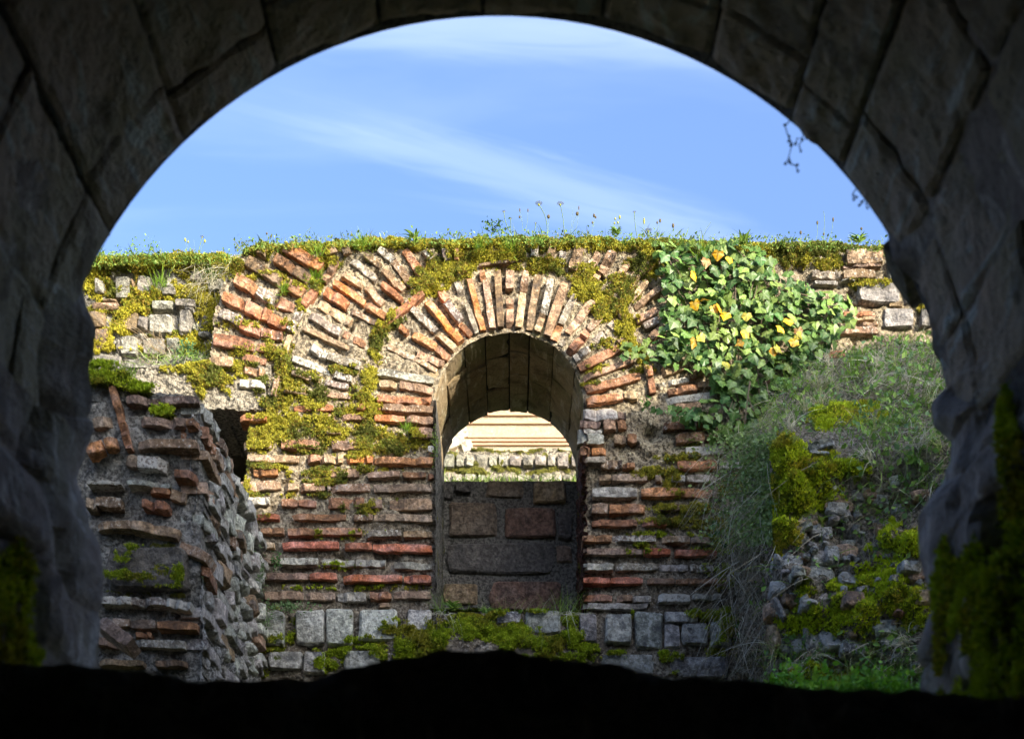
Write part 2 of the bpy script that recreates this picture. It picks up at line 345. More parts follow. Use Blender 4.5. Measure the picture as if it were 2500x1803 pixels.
BRICKS += tr("""75 1050 108 1155 44 t;340 1052 182 1110 56 t;468 1102 372 1130 36 p;418 1202 222 1240 38 r;548 1262 212 1300 44 w;438 1322 242 1345 36 p;
130 372 42 440 44 t;168 545 2 680 38 p;148 692 12 760 42 p;158 762 62 800 46 g;198 802 102 880 44 p;1415 335 1655 330 88 p;1390 398 1640 396 16 d;1392 455 1600 447 56 b;1182 452 1370 460 44 g;
790 425 908 372 72 b;785 312 825 300 60 r;1392 722 1600 720 26 o;1400 752 1600 748 20 t;1335 832 1618 826 44 p;1272 1000 1400 982 36 r;1500 790 1620 785 20 t""", 1550, 500, 2.726)
BRICKS += tr("""605 155 960 160 50 o;1165 152 1240 152 48 o;1244 150 1380 150 48 O;1390 152 1840 172 58 b;125 247 360 240 48 O;1345 70 1820 90 58 o;
870 240 1250 240 46 p;1325 250 1590 255 54 O;1610 252 1842 272 62 b;900 375 1020 375 30 t;1650 382 1842 378 86 p;160 492 405 482 66 t;495 475 830 482 70 r;945 486 1258 486 74 p;1800 525 1850 525 52 w;
195 605 650 612 56 t;725 605 838 605 62 o;850 612 1040 610 66 t;1068 620 1308 615 56 O;1322 622 1843 628 56 o;245 725 460 722 62 o;860 740 1183 740 64 t;1265 760 1550 742 50 p;1572 755 1780 752 48 r;1792 770 1848 770 40 r;
142 850 488 842 72 t;522 860 648 860 56 t;667 865 883 860 62 p;895 868 932 865 56 p;937 870 1283 865 62 p;1317 870 1833 866 60 d;170 985 388 978 58 w;500 998 640 1010 66 r;650 1005 805 1012 60 r;
895 1006 1228 1000 88 r;1267 1010 1388 1010 72 d;1457 1015 1833 1015 88 p;272 1125 473 1120 46 R;567 1125 1068 1130 52 r;1137 1130 1308 1130 52 b;1318 1130 1833 1142 60 d;
315 1252 513 1246 50 r;552 1255 783 1256 58 r;797 1256 1208 1256 58 r;1257 1275 1558 1266 54 g;1582 1280 1833 1280 52 b;312 1380 433 1375 48 t;502 1376 1003 1376 58 R;1057 1386 1298 1386 56 R;1307 1390 1833 1412 62 R;
332 1520 462 1512 48 d;487 1520 818 1520 58 G;857 1530 1143 1530 54 G;1157 1536 1418 1536 54 G;1497 1556 1833 1562 58 G""", 550, 950, K1)
BRICKS += tr("""165 382 553 382 58 d;562 380 803 380 58 R;862 396 1383 396 56 R;1402 400 1643 406 62 R;167 546 508 550 66 d;528 556 788 556 64 d;812 562 1063 566 74 G;1102 546 1288 550 58 r;1312 545 1643 548 66 d;
1172 640 1272 635 34 p""", 600, 1300, K1)
BRICKS += tr("""302 95 620 52 58 o;632 45 748 45 66 t;272 215 573 215 86 G;580 222 650 222 56 d;242 300 420 310 56 d;452 310 558 300 84 p;577 310 653 300 74 r;222 372 440 362 34 G;222 430 453 436 84 G;
547 430 648 430 76 p;662 430 743 430 76 r;242 545 328 546 76 r;347 550 473 540 60 O;272 620 468 616 50 g;427 656 613 652 66 b;622 670 728 666 40 r;412 780 518 780 52 p;527 780 838 780 58 d;912 786 970 781 56 d;
1057 786 1173 786 56 w;1192 786 1438 790 64 g;352 910 748 910 84 G;787 910 1123 906 76 o;1142 912 1418 916 72 o;1432 926 1528 926 56 p;347 1050 488 1050 86 p;502 1050 818 1050 72 o;932 1040 1128 1042 52 p;1232 1032 1368 1050 46 p;
347 1180 748 1180 52 r;797 1180 1013 1180 48 R;262 1320 523 1316 54 r;532 1316 913 1320 50 g;972 1326 1218 1322 56 p;1232 1330 1408 1335 48 d;272 1436 793 1436 52 d;807 1436 1043 1436 52 R;1087 1440 1458 1446 52 R;
272 1570 538 1566 60 G;557 1570 923 1566 58 g;947 1582 1198 1580 56 D;1222 1576 1428 1576 60 g;987 315 1253 310 62 r;1282 310 1428 312 46 r;1097 426 1348 412 80 r;1362 430 1528 430 46 r;1182 540 1518 532 66 w;1562 540 1728 532 52 G;
1112 665 1458 660 72 o;1482 666 1788 666 60 G;1440 560 1200 580 20 G""", 1350, 950, K1)
BRICKS += tr("""112 158 408 158 62 R;418 160 768 162 66 R;820 162 1125 165 58 b;1140 165 1700 170 58 r;112 352 430 352 66 r;486 355 655 355 70 b;660 365 858 365 64 G;945 352 1292 352 84 w;1310 335 1640 335 60 D;112 440 820 440 60 G""", 1400, 1380, 4.536)
def rects(s, ox, oy, k):
    L = []
    for q in s.split(';'):
        q = q.split()
        if len(q) < 5: continue
        a, b, c, d = map(float, q[:4]); L.append((ox + a / k, oy + b / k, ox + c / k, oy + d / k, q[4]))
    return L
STONES = rects("""170 690 340 990 G;430 670 690 975 S;700 658 948 985 S;990 662 1352 950 S;1428 672 1650 865 S;190 1045 495 1200 G;505 1040 700 1240 S;870 1030 1205 1245 S;1230 1055 1460 1230 G;60 700 160 980 G""", 600, 1300, K1)
STONES += rects("""700 1272 892 1372 D;918 1266 1215 1455 D;1358 1288 1502 1520 D""", 1000, 1100, 3.272)
STONES += rects("""348 515 660 850 G;680 500 1000 910 D;1010 500 1400 620 S;1010 640 1190 900 G;1200 620 1500 860 D;1520 600 1760 890 D;300 960 900 1200 D;1040 990 1720 1230 D""", 1400, 1380, 4.536)
STONES += rects("""1685 355 1838 490 S;1480 508 1770 645 S;1788 508 1965 652 S;1655 675 1865 810 G;1905 680 1990 800 G;1200 1030 1400 1095 G;1190 500 1360 525 S;1375 490 1470 505 S;1690 640 1790 668 t""", 1550, 500, 2.726)

# moss areas on the main wall plane: px, py, rx, ry, strength
MOSS = [(x, 588 + (8 if x < 700 else 0), 60, 24, 1.25) for x in range(600, 2160, 45)]
MOSS += [(570, 640, 28, 30, 1.1), (590, 605, 30, 18, 1.2), (640, 600, 60, 16, 1.1), (1040, 690, 50, 42, 1.2), (1110, 655, 70, 34, 1.2), (1190, 622, 110, 24, 1.3), (1060, 640, 40, 30, 1.0), (1330, 642, 60, 24, 1.1), (1420, 668, 50, 30, 1.1), (1440, 700, 60, 38, 1.2),
         (1485, 745, 42, 42, 1.2), (1525, 790, 34, 36, 1.1), (1545, 840, 18, 32, 1.0), (1570, 640, 45, 50, 1.1), (1500, 680, 60, 30, 1.1), (1530, 700, 40, 40, 1.0), (1100, 585, 300, 25, .6),
         (932, 800, 26, 30, 1.0), (915, 850, 20, 40, 1.2), (900, 920, 22, 50, 1.2), (880, 970, 45, 36, 1.1), (800, 630, 34, 24, .9), (770, 690, 22, 24, 1.1), (740, 690, 24, 22, .8), (700, 790, 16, 30, .8), (690, 880, 22, 60, 1.1), (690, 960, 34, 50, 1.15), (740, 925, 60, 25, .9), (760, 960, 60, 22, 1.0), (840, 900, 70, 12, .8),
         (625, 1070, 44, 36, 1.25), (640, 1005, 56, 26, 1.2), (700, 1040, 80, 40, 1.15), (760, 985, 80, 22, 1.0), (790, 1045, 90, 36, 1.15), (880, 1000, 80, 26, 1.05), (900, 1055, 60, 40, 1.2), (950, 1085, 80, 24, 1.2), (1010, 1070, 44, 26, .8), (860, 1110, 60, 14, .9), (750, 1095, 60, 12, .8), (650, 1135, 60, 12, 1.1), (780, 1150, 90, 14, 1.0), (900, 1140, 60, 16, .8), (600, 1170, 16, 60, 1.0), (790, 1175, 70, 12, 1.1), (620, 1205, 50, 12, 1.1), (740, 1205, 60, 10, .6), (590, 1225, 18, 26, 1.2), (880, 1240, 60, 16, .8), (930, 1220, 40, 10, .6), (620, 1260, 40, 14, .8), (850, 1300, 80, 14, .4),
         (640, 665, 60, 14, .7), (700, 700, 24, 30, .9), (690, 740, 50, 16, .6), (580, 790, 60, 14, .5), (600, 850, 60, 14, .7), (660, 840, 20, 40, .8),
         (1490, 840, 40, 18, .8), (1460, 900, 40, 12, .6), (1560, 900, 40, 14, .8), (1445, 935, 40, 10, .6), (1570, 905, 30, 12, .7), (1480, 1000, 30, 8, .3),
         (1660, 1115, 60, 16, .9), (1645, 1160, 30, 34, 1.0), (1600, 1150, 60, 14, .9), (1630, 1175, 22, 24, .9), (1560, 1160, 40, 8, .6), (1680, 1080, 40, 8, .8), (1660, 1205, 30, 12, 1.0), (1620, 1238, 50, 16, 1.1), (1710, 1240, 60, 18, 1.25), (1680, 1268, 120, 14, 1.3), (1700, 1282, 60, 10, 1.1), (1600, 1300, 70, 9, .8), (1700, 1300, 60, 8, .8), (1570, 1330, 30, 8, .7), (1560, 1345, 60, 10, .6), (1790, 1180, 50, 30, .8), (1780, 1290, 60, 60, .8), (1760, 1400, 60, 30, .6), (1750, 1340, 60, 8, .7),
         (1720, 1500, 50, 14, 1.1), (1790, 1530, 60, 60, .8), (1760, 1590, 30, 30, .6), (1545, 1500, 12, 10, .8), (1630, 1605, 36, 16, 1.1), (1505, 1598, 24, 12, 1.0), (1650, 1645, 20, 8, .9),
         (980, 1540, 50, 30, 1.1), (1040, 1570, 80, 36, 1.2), (1010, 1600, 60, 24, 1.2), (1090, 1530, 60, 30, 1.2), (1160, 1540, 80, 34, 1.3), (1240, 1560, 80, 40, 1.35), (1330, 1575, 80, 30, 1.3), (1390, 1510, 22, 30, 1.1), (1400, 1560, 30, 40, 1.2), (1430, 1580, 40, 20, 1.1), (1220, 1495, 26, 14, 1.0), (1310, 1493, 26, 8, 1.0), (1150, 1505, 90, 16, 1.0), (900, 1580, 50, 12, 1.1), (880, 1565, 40, 14, .8), (820, 1590, 50, 20, 1.0), (930, 1600, 34, 16, 1.0), (650, 1580, 60, 12, 1.0), (660, 1560, 50, 14, .7), (710, 1530, 14, 40, .7), (800, 1620, 40, 20, 1.0), (640, 1640, 20, 30, .9), (640, 1480, 50, 14, .7), (760, 1430, 80, 8, .5), (950, 1430, 90, 8, .5), (1380, 1610, 120, 14, .8),
         (850, 1380, 60, 8, .4), (1420, 1100, 20, 60, .2), (2120, 690, 60, 16, .9), (2250, 745, 20, 20, 1.0), (2230, 665, 20, 22, 1.2), (1950, 610, 120, 36, 1.15), (2020, 640, 50, 20, 1.1), (1900, 595, 60, 20, 1.0), (1760, 640, 60, 20, .6), (1850, 1060, 60, 30, .5)]
for r_m, a0_m, a1_m in ((352, 20, 172), (572, 20, 178)):
    for a_m in np.arange(a0_m, a1_m, 5.0):
        x_m, y_m = 1243 + r_m * math.cos(math.radians(a_m)), 987 - r_m * math.sin(math.radians(a_m))
        if y_m > 590 and 530 < x_m < 1620: MOSS.append((x_m, y_m, 20, 20, .62))
MA = np.array(MOSS)
def moss_raw(px, py, A=MA):
    r = np.full(px.shape, -1.0)
    for cx, cy, rx, ry, s in A:
        sel = (np.abs(px - cx) < rx * 1.6) & (np.abs(py - cy) < ry * 1.6)
        if sel.any():
            v = s * (1 - (((px[sel] - cx) / rx) ** 2 + ((py[sel] - cy) / ry) ** 2) * .8)
            r[sel] = np.maximum(r[sel], v)
    q = np.stack([px / 22, py / 22, px * 0], -1)
    return r + fbm(q, 4, 3) * 1.2 + fbm(q * 3.7, 2, 33) * .5 - 0.24
# protrusion map of bricks and stones over the plane (2 px cells), used to sit moss on the relief
HM = np.full((902, 1250), -1.0)
def raster(x1, y1, x2, y2, w, h):
    cx, cy = (x1 + x2) / 2, (y1 + y2) / 2; L = math.hypot(x2 - x1, y2 - y1); ux, uy = (x2 - x1) / L, (y2 - y1) / L
    R = (L + w) / 2; i0, i1 = int(max(0, (cy - R) / 2)), int(min(901, (cy + R) / 2)); j0, j1 = int(max(0, (cx - R) / 2)), int(min(1249, (cx + R) / 2))
    yy, xx = np.mgrid[i0:i1 + 1, j0:j1 + 1]; a = (xx * 2 - cx) * ux + (yy * 2 - cy) * uy; b = -(xx * 2 - cx) * uy + (yy * 2 - cy) * ux
    m = (np.abs(a) < L / 2) & (np.abs(b) < w / 2); s = HM[i0:i1 + 1, j0:j1 + 1]; s[m] = np.maximum(s[m], h)
def arch_r(px, py): return np.hypot(px - 1243.0, py - 987.0)
def in_window(px, py, pad=0):
    return ((arch_r(px, py) < 182 - pad) & (py < 988)) | ((py >= 987) & (np.abs(px - 1244) < 181 - pad) & (py < 1488))
wall = thing('arched_brick_wall', 'tall ruined wall of radiating brick rings round the arched window', 'wall')
brick_objs = []
for (x1, y1, x2, y2, w, c) in BRICKS:
    L = math.hypot(x2 - x1, y2 - y1); prot = random.uniform(-.004, .012) + (0.006 if c in 'ORo' else 0)
    if y1 > 1400 and x1 < 1100: prot += .004
    A = P(x1, y1, D0 - prot); B = P(x2, y2, D0 - prot)
    if A[0] > B[0]: A, B = B, A
    me = random.choice(BR_S if L / w < 2.6 else BR_L)
    place(me, 'brick', A, B, w / FOC * D0 * 1.14, random.uniform(.09, .13), (0, -1, 0), tuple(.8 * v + .2 * m_ for v, m_ in zip(BC[c], (.34, .20, .12, .45))), wall)
    raster(x1, y1, x2, y2, w, prot)
nfill = 0
for (r0, r1, wpx, offs) in ((196, 335, 15, 0), (372, 455, 15, 1), (462, 548, 15, 2), (598, 665, 19, 1), (672, 738, 19, 2)):
    a_ = 4.0 + offs
    while a_ < 176:
        th_ = math.radians(a_); ca, sa = math.cos(th_), math.sin(th_)
        rs = np.linspace(r0, r1, 12); hit = 0
        for o_ in (-wpx * .62, 0, wpx * .62):
            X_ = 1243 + rs * ca - o_ * sa; Y_ = 987 - rs * sa - o_ * ca
            hit += (HM[np.clip((Y_ / 2).astype(int), 0, 901), np.clip((X_ / 2).astype(int), 0, 1249)] > -.5).sum()
        ex, ey = 1243 + r1 * ca, 987 - r1 * sa
        if hit <= 3 and ey > 598 and ex > 520 and not (ex > 1600 and ey < 900) and nfill < 70:
            l0, l1 = r0 + random.uniform(0, 8), r1 - random.uniform(0, 14); pr_ = random.uniform(-.014, -.002); k_f = random.choice('ptgrbwo')
            A, B = P(1243 + l0 * ca, 987 - l0 * sa, D0 - pr_), P(1243 + l1 * ca, 987 - l1 * sa, D0 - pr_)
            if A[0] > B[0]: A, B = B, A
            place(random.choice(BR_L), 'brick', A, B, wpx / FOC * D0 * random.uniform(.85, 1.1), .1, (0, -1, 0), tuple(.7 * v + .3 * m_ for v, m_ in zip(BC[k_f], (.38, .25, .15, .6))), wall)
            raster(1243 + l0 * ca, 987 - l0 * sa, 1243 + l1 * ca, 987 - l1 * sa, wpx, pr_); nfill += 1; a_ += math.degrees(wpx * 1.5 / r0)
        else: a_ += 1.0
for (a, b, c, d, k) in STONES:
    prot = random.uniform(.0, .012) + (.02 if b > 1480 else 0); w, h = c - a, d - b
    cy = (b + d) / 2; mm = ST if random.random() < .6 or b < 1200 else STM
    place(random.choice(mm), 'stone', P(a, cy, D0 - prot), P(c, cy, D0 - prot), h / FOC * D0 * 1.04, .16, (0, -1, 0), tuple(v * (.66 if b < 1200 else 1) for v in BC[k][:3]) + (BC[k][3] * (.7 if b < 1200 else 1),), wall)  # stone colour darker in the sunlit upper part, paler in the shaded courses
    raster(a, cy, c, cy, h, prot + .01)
# mortar core: a height field with the window left open, its edges run back through the thickness of the wall
def relief_grid(name, x0, x1, y0, y1, step, d, maskfn, relief, mat, parent, back, mossA=None, weather_shade=None, snap=None, hole=False):
    nx = int((x1 - x0) / step) + 1; ny = int((y1 - y0) / step) + 1
    px, py = np.meshgrid(np.linspace(x0, x1, nx), np.linspace(y0, y1, ny))
    if snap: px, py = snap(px, py, step)
    W3 = Pa(px, py, d); m = np.clip(moss_raw(px, py, mossA), 0, 1.2) if mossA is not None else np.zeros_like(px)
    r = relief(px, py, W3) + np.clip(m, 0, 1) * (0.022 + .012 * fbm(np.stack([px / 9, py / 9, px * 0], -1), 3, 9))
    V = W3.copy(); V[..., 1] = d - r
    cx = (px[:-1, :-1] + px[1:, 1:]) / 2; cy = (py[:-1, :-1] + py[1:, 1:]) / 2
    keep = maskfn(cx, cy)
    idx = np.arange(nx * ny).reshape(ny, nx)
    F = np.stack([idx[:-1, :-1], idx[1:, :-1], idx[1:, 1:], idx[:-1, 1:]], -1)[keep]
    # boundary skirts
    V = V.reshape(-1, 3); E = []
    kp = np.pad(keep, 1)
    c = kp[1:-1, 1:-1]
    for (dy_, dx_, a, b2) in ((-1, 0, (0, 1), (0, 0)), (1, 0, (1, 0), (1, 1)), (0, -1, (0, 0), (1, 0)), (0, 1, (1, 1), (0, 1))):
        nb = kp[1 + dy_:kp.shape[0] - 1 + dy_, 1 + dx_:kp.shape[1] - 1 + dx_]
        ii, jj = np.nonzero(c & ~nb)
        E.append(np.stack([idx[ii + a[0], jj + a[1]], idx[ii + b2[0], jj + b2[1]]], -1))
    E = np.concatenate(E); u, inv = np.unique(E.ravel(), return_inverse=True); inv = inv.reshape(E.shape)
    nv = len(V); rings = [u]; allV = [V]; Fs = [F]; prev = u
    prev_idx = u
    for t in (.05, .5, 1.0):
        nvv = V[u].copy(); nvv[:, 1] = nvv[:, 1] * (1 - t) + (d + back) * t
        q = nvv * 9; off = fbm(q, 3, 8)[:, None] * np.array([.012, 0, .012]) if t < 1 else 0
        nvv = nvv + off * (t > .05)
        if hole:
            ax, az = nvv[:, 0] + .0154, nvv[:, 2] - 3.757; rr_ = np.hypot(ax, np.maximum(az, 0)); hm = (rr_ < .47) & (nvv[:, 2] > 2.4); g_ = np.where(hm, (rr_ + .05) / np.maximum(rr_, .01), 1)
            nvv[:, 0] = ax * g_ - .0154; nvv[:, 2] = np.where(az > 0, 3.757 + az * g_, nvv[:, 2])
        base = sum(len(a) for a in allV); allV.append(nvv); ni = base + np.arange(len(u))
        Fs.append(np.stack([prev_idx[inv[:, 0]], prev_idx[inv[:, 1]], ni[inv[:, 1]], ni[inv[:, 0]]], -1)); prev_idx = ni
    VV = np.concatenate(allV); FF = np.concatenate(Fs)
    ms = np.zeros(len(VV)); ms[:nv] = m.ravel(); k = nv
    for a in allV[1:]: ms[k:k + len(u)] = m.ravel()[u] * (VV[u][:, 2] > 4.2); k += len(u)
    we = weather_shade(VV) if weather_shade else np.zeros(len(VV))
    used = np.zeros(len(VV), bool); used[FF.ravel()] = True; mp_ = np.cumsum(used) - 1
    return mesh_np(name, VV[used], mp_[FF], mat, parent, smooth=False, attrs={'moss': ms[used], 'weather_shade': we[used]})
def interp(x, pts):
    pts = sorted(pts); return np.interp(x, [p[0] for p in pts], [p[1] for p in pts])
TOP = [(500, 720), (530, 690), (552, 650), (575, 618), (600, 600), (640, 590), (750, 585), (900, 580), (1250, 574), (1600, 577), (1800, 586), (2000, 590), (2160, 595), (2500, 610)]
LEFT = [(580, 640), (600, 600), (620, 576), (650, 556), (700, 535), (760, 520), (860, 512), (884, 512), (886, 655), (1000, 652), (1004, 604), (1100, 603), (1230, 590), (1260, 575), (1700, 560)]
def wall_mask(x, y):
    n = fbm(np.stack([x / 12, y / 12, x * 0], -1), 3, 2) * 5
    n2 = fbm(np.stack([x / 45, x * 0, x * 0], -1), 3, 12) * 9
    return (y > interp(x, TOP) + n + n2) & (x > interp(y, LEFT) + n) & ~in_window(x, y)
def wall_snap(px, py, st):
    r = arch_r(px, py); t = np.degrees(np.arctan2(987 - py, px - 1243)); lim = (py < 987)
    s = lim & (np.abs(r - 182) < st * .75)
    f = np.where(s, 182 / np.maximum(r, 1), 1)
    px2 = 1243 + (px - 1243) * f; py2 = 987 + (py - 987) * f
    s2 = (py >= 987) & (np.abs(np.abs(px - 1244) - 181) < st * .5)
    px2 = np.where(s2, 1244 + np.sign(px - 1244) * 181, px2)
    return px2, py2
def wall_relief(px, py, W3):
    q = W3 * np.array([1, 1, 1.0]); big = fbm(q * 3.2, 3, 21) * .022; fine = fbm(q * 30, 4, 31) * .009; mid = fbm(q * 11, 4, 41) * .026
    pits = -np.clip(fbm(q * 14, 3, 51) - .28, 0, 1) * .09
    edge = np.clip((arch_r(px, py) - 182) / 25, 0, 1)
    base = -0.031 + big + fine + mid + pits
    # patches where the render has gone and the wall is eaten back
    for cx, cy, rx, ry, a in ((1480, 1080, 70, 70, .03), (1405, 1180, 45, 30, .10), (1590, 1050, 30, 20, .07), (1000, 930, 50, 60, -.012), (1700, 950, 40, 30, .03)):
        base = base - a * np.exp(-(((px - cx) / rx) ** 2 + ((py - cy) / ry) ** 2) * 1.6)
    # the mossy footing bulges towards the viewer
    base = base + .10 * np.exp(-(((px - 1200) / 240) ** 2 + ((py - 1600) / 70) ** 2)) + .02 * np.clip((py - 1480) / 200, 0, 1)
    lip = np.exp(-((arch_r(px, py) - 186) / 8) ** 2) * (py < 987) * .008
    return base + lip
def wall_weather_shade(V):  # lower mortar greyed to its shaded tone, plus random weathering
    n = fbm(V * 3.0, 4, 61) * .45; z = V[:, 2]
    return np.clip((3.45 - z) / .45 + n, 0, 1) * .85 + np.clip(fbm(V * 5, 3, 71) - .1, 0, 1) * .5
core = relief_grid('mortar', 500, 2420, 572, 1990, 3.3, D0, wall_mask, wall_relief, M_MORTAR, wall, .93, MA, wall_weather_shade, wall_snap, True)

def surf_y(px, py, d, A, extra=0.0):
    """y of the visible relief under a point, for sitting moss on it"""
    W3 = Pa(px, py, d); m = np.clip(moss_raw(px, py, A), 0, 1)
    r = wall_relief(px, py, W3) + m * .022
    h = HM[np.clip((py / 2).astype(int), 0, 901), np.clip((px / 2).astype(int), 0, 1249)]
    return d - np.maximum(r, h) - extra
# ------------------------------------------------------------------ moss tufts (uncountable)
MC = np.array([(.44, .39, .045), (.36, .35, .04), (.52, .45, .05), (.24, .25, .03), (.30, .21, .04), (.20, .24, .03), (.14, .15, .03)])
MCG = np.array([(.36, .44, .02), (.28, .37, .02), (.46, .50, .03), (.17, .22, .015), (.34, .31, .03)])
def tufts(name, Pts, nrm, size, pal, label, sp=4, seedc=0):
    n = len(Pts)
    Pts = np.asarray(Pts); nrm = np.broadcast_to(np.asarray(nrm, float), (n, 3))
    r = RNG.normal(size=(n, sp, 3)) * .75 + nrm[:, None, :] * 1.15; r /= np.linalg.norm(r, axis=-1, keepdims=True)
    s = RNG.normal(size=(n, sp, 3)); s -= (s * r).sum(-1, keepdims=True) * r; s /= np.linalg.norm(s, axis=-1, keepdims=True)
    L = size * RNG.uniform(.6, 1.35, (n, sp, 1)); w = L * .27
    base = Pts[:, None, :] + RNG.normal(size=(n, sp, 3)) * size * .18
    V = np.stack([base + s * w, base - s * w, base + r * L], 2).reshape(-1, 3)
    F = np.arange(len(V)).reshape(-1, 3)
    t = np.clip(fbm(Pts * 9, 4, 5 + seedc) * 1.5 + .45 + RNG.normal(size=n) * .16, 0, .999) * len(pal)
    c = pal[t.astype(int)] * RNG.uniform(.75, 1.2, (n, 1))
    c = np.repeat(c, sp * 3, 0)
    o = mesh_np(name, V, F, M_MOSS, None, col=c); tag(o, label, 'moss', kind='stuff'); return o
def sample_mask(n, x0, x1, y0, y1, fn, dens_px):
    m = int((x1 - x0) * (y1 - y0) * dens_px); px = RNG.uniform(x0, x1, m); py = RNG.uniform(y0, y1, m); v = fn(px, py)
    k = RNG.random(m) < np.clip(v * 1.9, 0, 1) ** 1.2; return px[k], py[k]
px, py = sample_mask(0, 500, 2340, 560, 1700, lambda a, b: moss_raw(a, b), .36)
k = wall_mask(px, py - 4) & ~((py > 1290) & (px < 560)); px, py = px[k], py[k]
hh = HM[(py / 2).astype(int), (px / 2).astype(int)]; k = (hh < -.5) | (moss_raw(px, py) > .35) | (RNG.random(len(px)) < .12); px, py = px[k], py[k]
pts = Pa(px, py, D0); pts[:, 1] = surf_y(px, py, D0, MA, RNG.uniform(-.002, .006, len(px)))
up = py < 1290
tufts('moss', pts[up], (0, -.75, .6), .0085, MC, 'golden green moss in the joints and over the top of the arched wall')
k2 = ~up; px2, py2 = px[k2], py[k2]
tufts('moss', pts[k2], (0, -.75, .6), .010, MCG, 'bright green moss on the footing under the window and the lower joints', seedc=2)

# ------------------------------------------------------------------ window: vault stones, jambs, sill and the blocking wall behind
M_WV = vault_mat('window_vault_stone', (0.56, 0.44, 0.26), (0.42, 0.32, 0.19), (0.34, 0.23, 0.12), (0.66, 0.57, 0.40), green=(0.20, 0.21, 0.07), gf=.55, scale=2)
def voussoir(C, R, a0, a1, y0, y1, mat, parent, rough=.006, lift=0.0, drop=.03, seed=0, na=5, ny=8, name='stone', edge=None):
    """One stone of a barrel vault seen from inside: a curved face with edges that fall back into the joints."""
    th = np.radians(np.linspace(a0, a1, na)); ys = np.linspace(y0, y1, ny)
    T, Y = np.meshgrid(th, ys, indexing='ij')
    cx = C[0] + R * np.cos(T); cz = C[1] + R * np.sin(T); q = np.stack([cx, Y, cz], -1)
    rr = R + lift + fbm(q * 6 + seed * 3.1, 4, 3) * rough * 2.4 + fbm(q * 25, 3, 13) * rough * 1.2
    bev = np.zeros_like(rr); bev[0] = bev[-1] = 1; bev[:, 0] = 1; bev[:, -1] = 1
    rr = rr + bev * drop * .3
    if edge is not None:
        Y = Y + np.where(np.arange(ny)[None, :] == (ny - 1), fbm(q * 14, 3, 7) * edge, 0)
    V = np.stack([C[0] + rr * np.cos(T), Y, C[1] + rr * np.sin(T)], -1)
    # outer ring pushed back
    ro = R + lift + drop + .05; O = np.stack([C[0] + ro * np.cos(T), Y, C[1] + ro * np.sin(T)], -1)
    n = na * ny; idx = np.arange(n).reshape(na, ny)
    F = [np.stack([idx[:-1, :-1], idx[:-1, 1:], idx[1:, 1:], idx[1:, :-1]], -1).reshape(-1, 4)]
    loop = np.concatenate([idx[0, :], idx[1:, -1], idx[-1, -2::-1], idx[-2:0:-1, 0]]); nx_ = np.roll(loop, -1)
    F.append(np.stack([loop, loop + n, nx_ + n, nx_], -1))
    return mesh_np(name, np.concatenate([V.reshape(-1, 3), O.reshape(-1, 3)]), np.concatenate(F), mat, parent, smooth=False)
WC = (-.0154, 3.757); WR = .4015
wa = [-4, 12, 30, 54, 74.5, 90, 108.5, 126, 147, 168, 184]
for i in range(len(wa) - 1):
    r_ = random.Random(i); cuts = [7.688, 7.688 + r_.uniform(.16, .34), 0, 8.57]; cuts[2] = cuts[1] + r_.uniform(.22, .38)
    for j in range(3):
        voussoir(WC, WR, wa[i] + (.55 if i else 0), wa[i + 1] - .55, cuts[j] + .003, cuts[j + 1] - .004, M_WV, wall, rough=.004, lift=r_.uniform(-.004, .006), drop=.022, seed=i * 7 + j, name='vault_stone', edge=.012 if j == 2 else None)
M_JOINT, _, bj = newmat('open_joint'); bj.inputs['Base Color'].default_value = (.03, .026, .02, 1)
mesh_np('vault_backing', *(lambda T, Y: (np.stack([WC[0] + (WR + .014) * np.cos(T), Y, WC[1] + (WR + .014) * np.sin(T)], -1).reshape(-1, 3), np.array([[i * 2, i * 2 + 1, i * 2 + 3, i * 2 + 2] for i in range(31)])))(*np.meshgrid(np.radians(np.linspace(-8, 188, 32)), [7.69, 8.56], indexing='ij')), M_JOINT, wall)
M_JAMB = mortar_mat('jamb_mortar', (0.26, 0.24, 0.20), (0.15, 0.14, 0.12), (0.04, 0.036, 0.03), bs=2)
M_JRED = mortar_mat('jamb_broken_brick', (0.26, 0.085, 0.055), (0.15, 0.07, 0.055), (0.03, 0.024, 0.022), peb=(.25, .2, .17), bs=1.8)
for s, mt in ((-1, M_JAMB), (1, M_JRED)):
    ys, zs = np.meshgrid(np.linspace(7.64, 8.58, 46), np.linspace(2.45, 3.80, 200), indexing='ij')
    q = np.stack([ys * 0 + s, ys * 1.5, zs], -1)
    rag = .014 if s < 0 else .03
    xx = s * (.4005 if s > 0 else .404) - (.0154 if s > 0 else 0) + s * .006 - s * (fbm(q * np.array([1, 6, 22]), 4, 5) * rag) * np.clip((3.76 - zs) / .1, 0, 1)
    if s > 0: xx = xx - s * .012 * np.sign(np.sin(zs * 84 + fbm(q * 5, 2) * 2)) * np.clip((8.0 - ys) / .3, 0, 1) * np.clip((3.66 - zs) / .1, 0, 1)
    idx = np.arange(ys.size).reshape(ys.shape); F = np.stack([idx[:-1, :-1], idx[:-1, 1:], idx[1:, 1:], idx[1:, :-1]], -1).reshape(-1, 4)
    mesh_np('jamb', np.stack([xx, ys, zs], -1).reshape(-1, 3), F, mt, wall, attrs={'moss': np.clip(fbm(q.reshape(-1, 3) * 7, 3, 8) - .15, 0, 1), 'weather_shade': np.full(ys.size, .2)})
gx, gy = np.meshgrid(np.linspace(-.44, .42, 60), np.linspace(7.66, 8.6, 50), indexing='ij')
sz = 2.655 + fbm(np.stack([gx, gy, gx * 0], -1) * 12, 4, 2) * .02
idx = np.arange(gx.size).reshape(gx.shape)
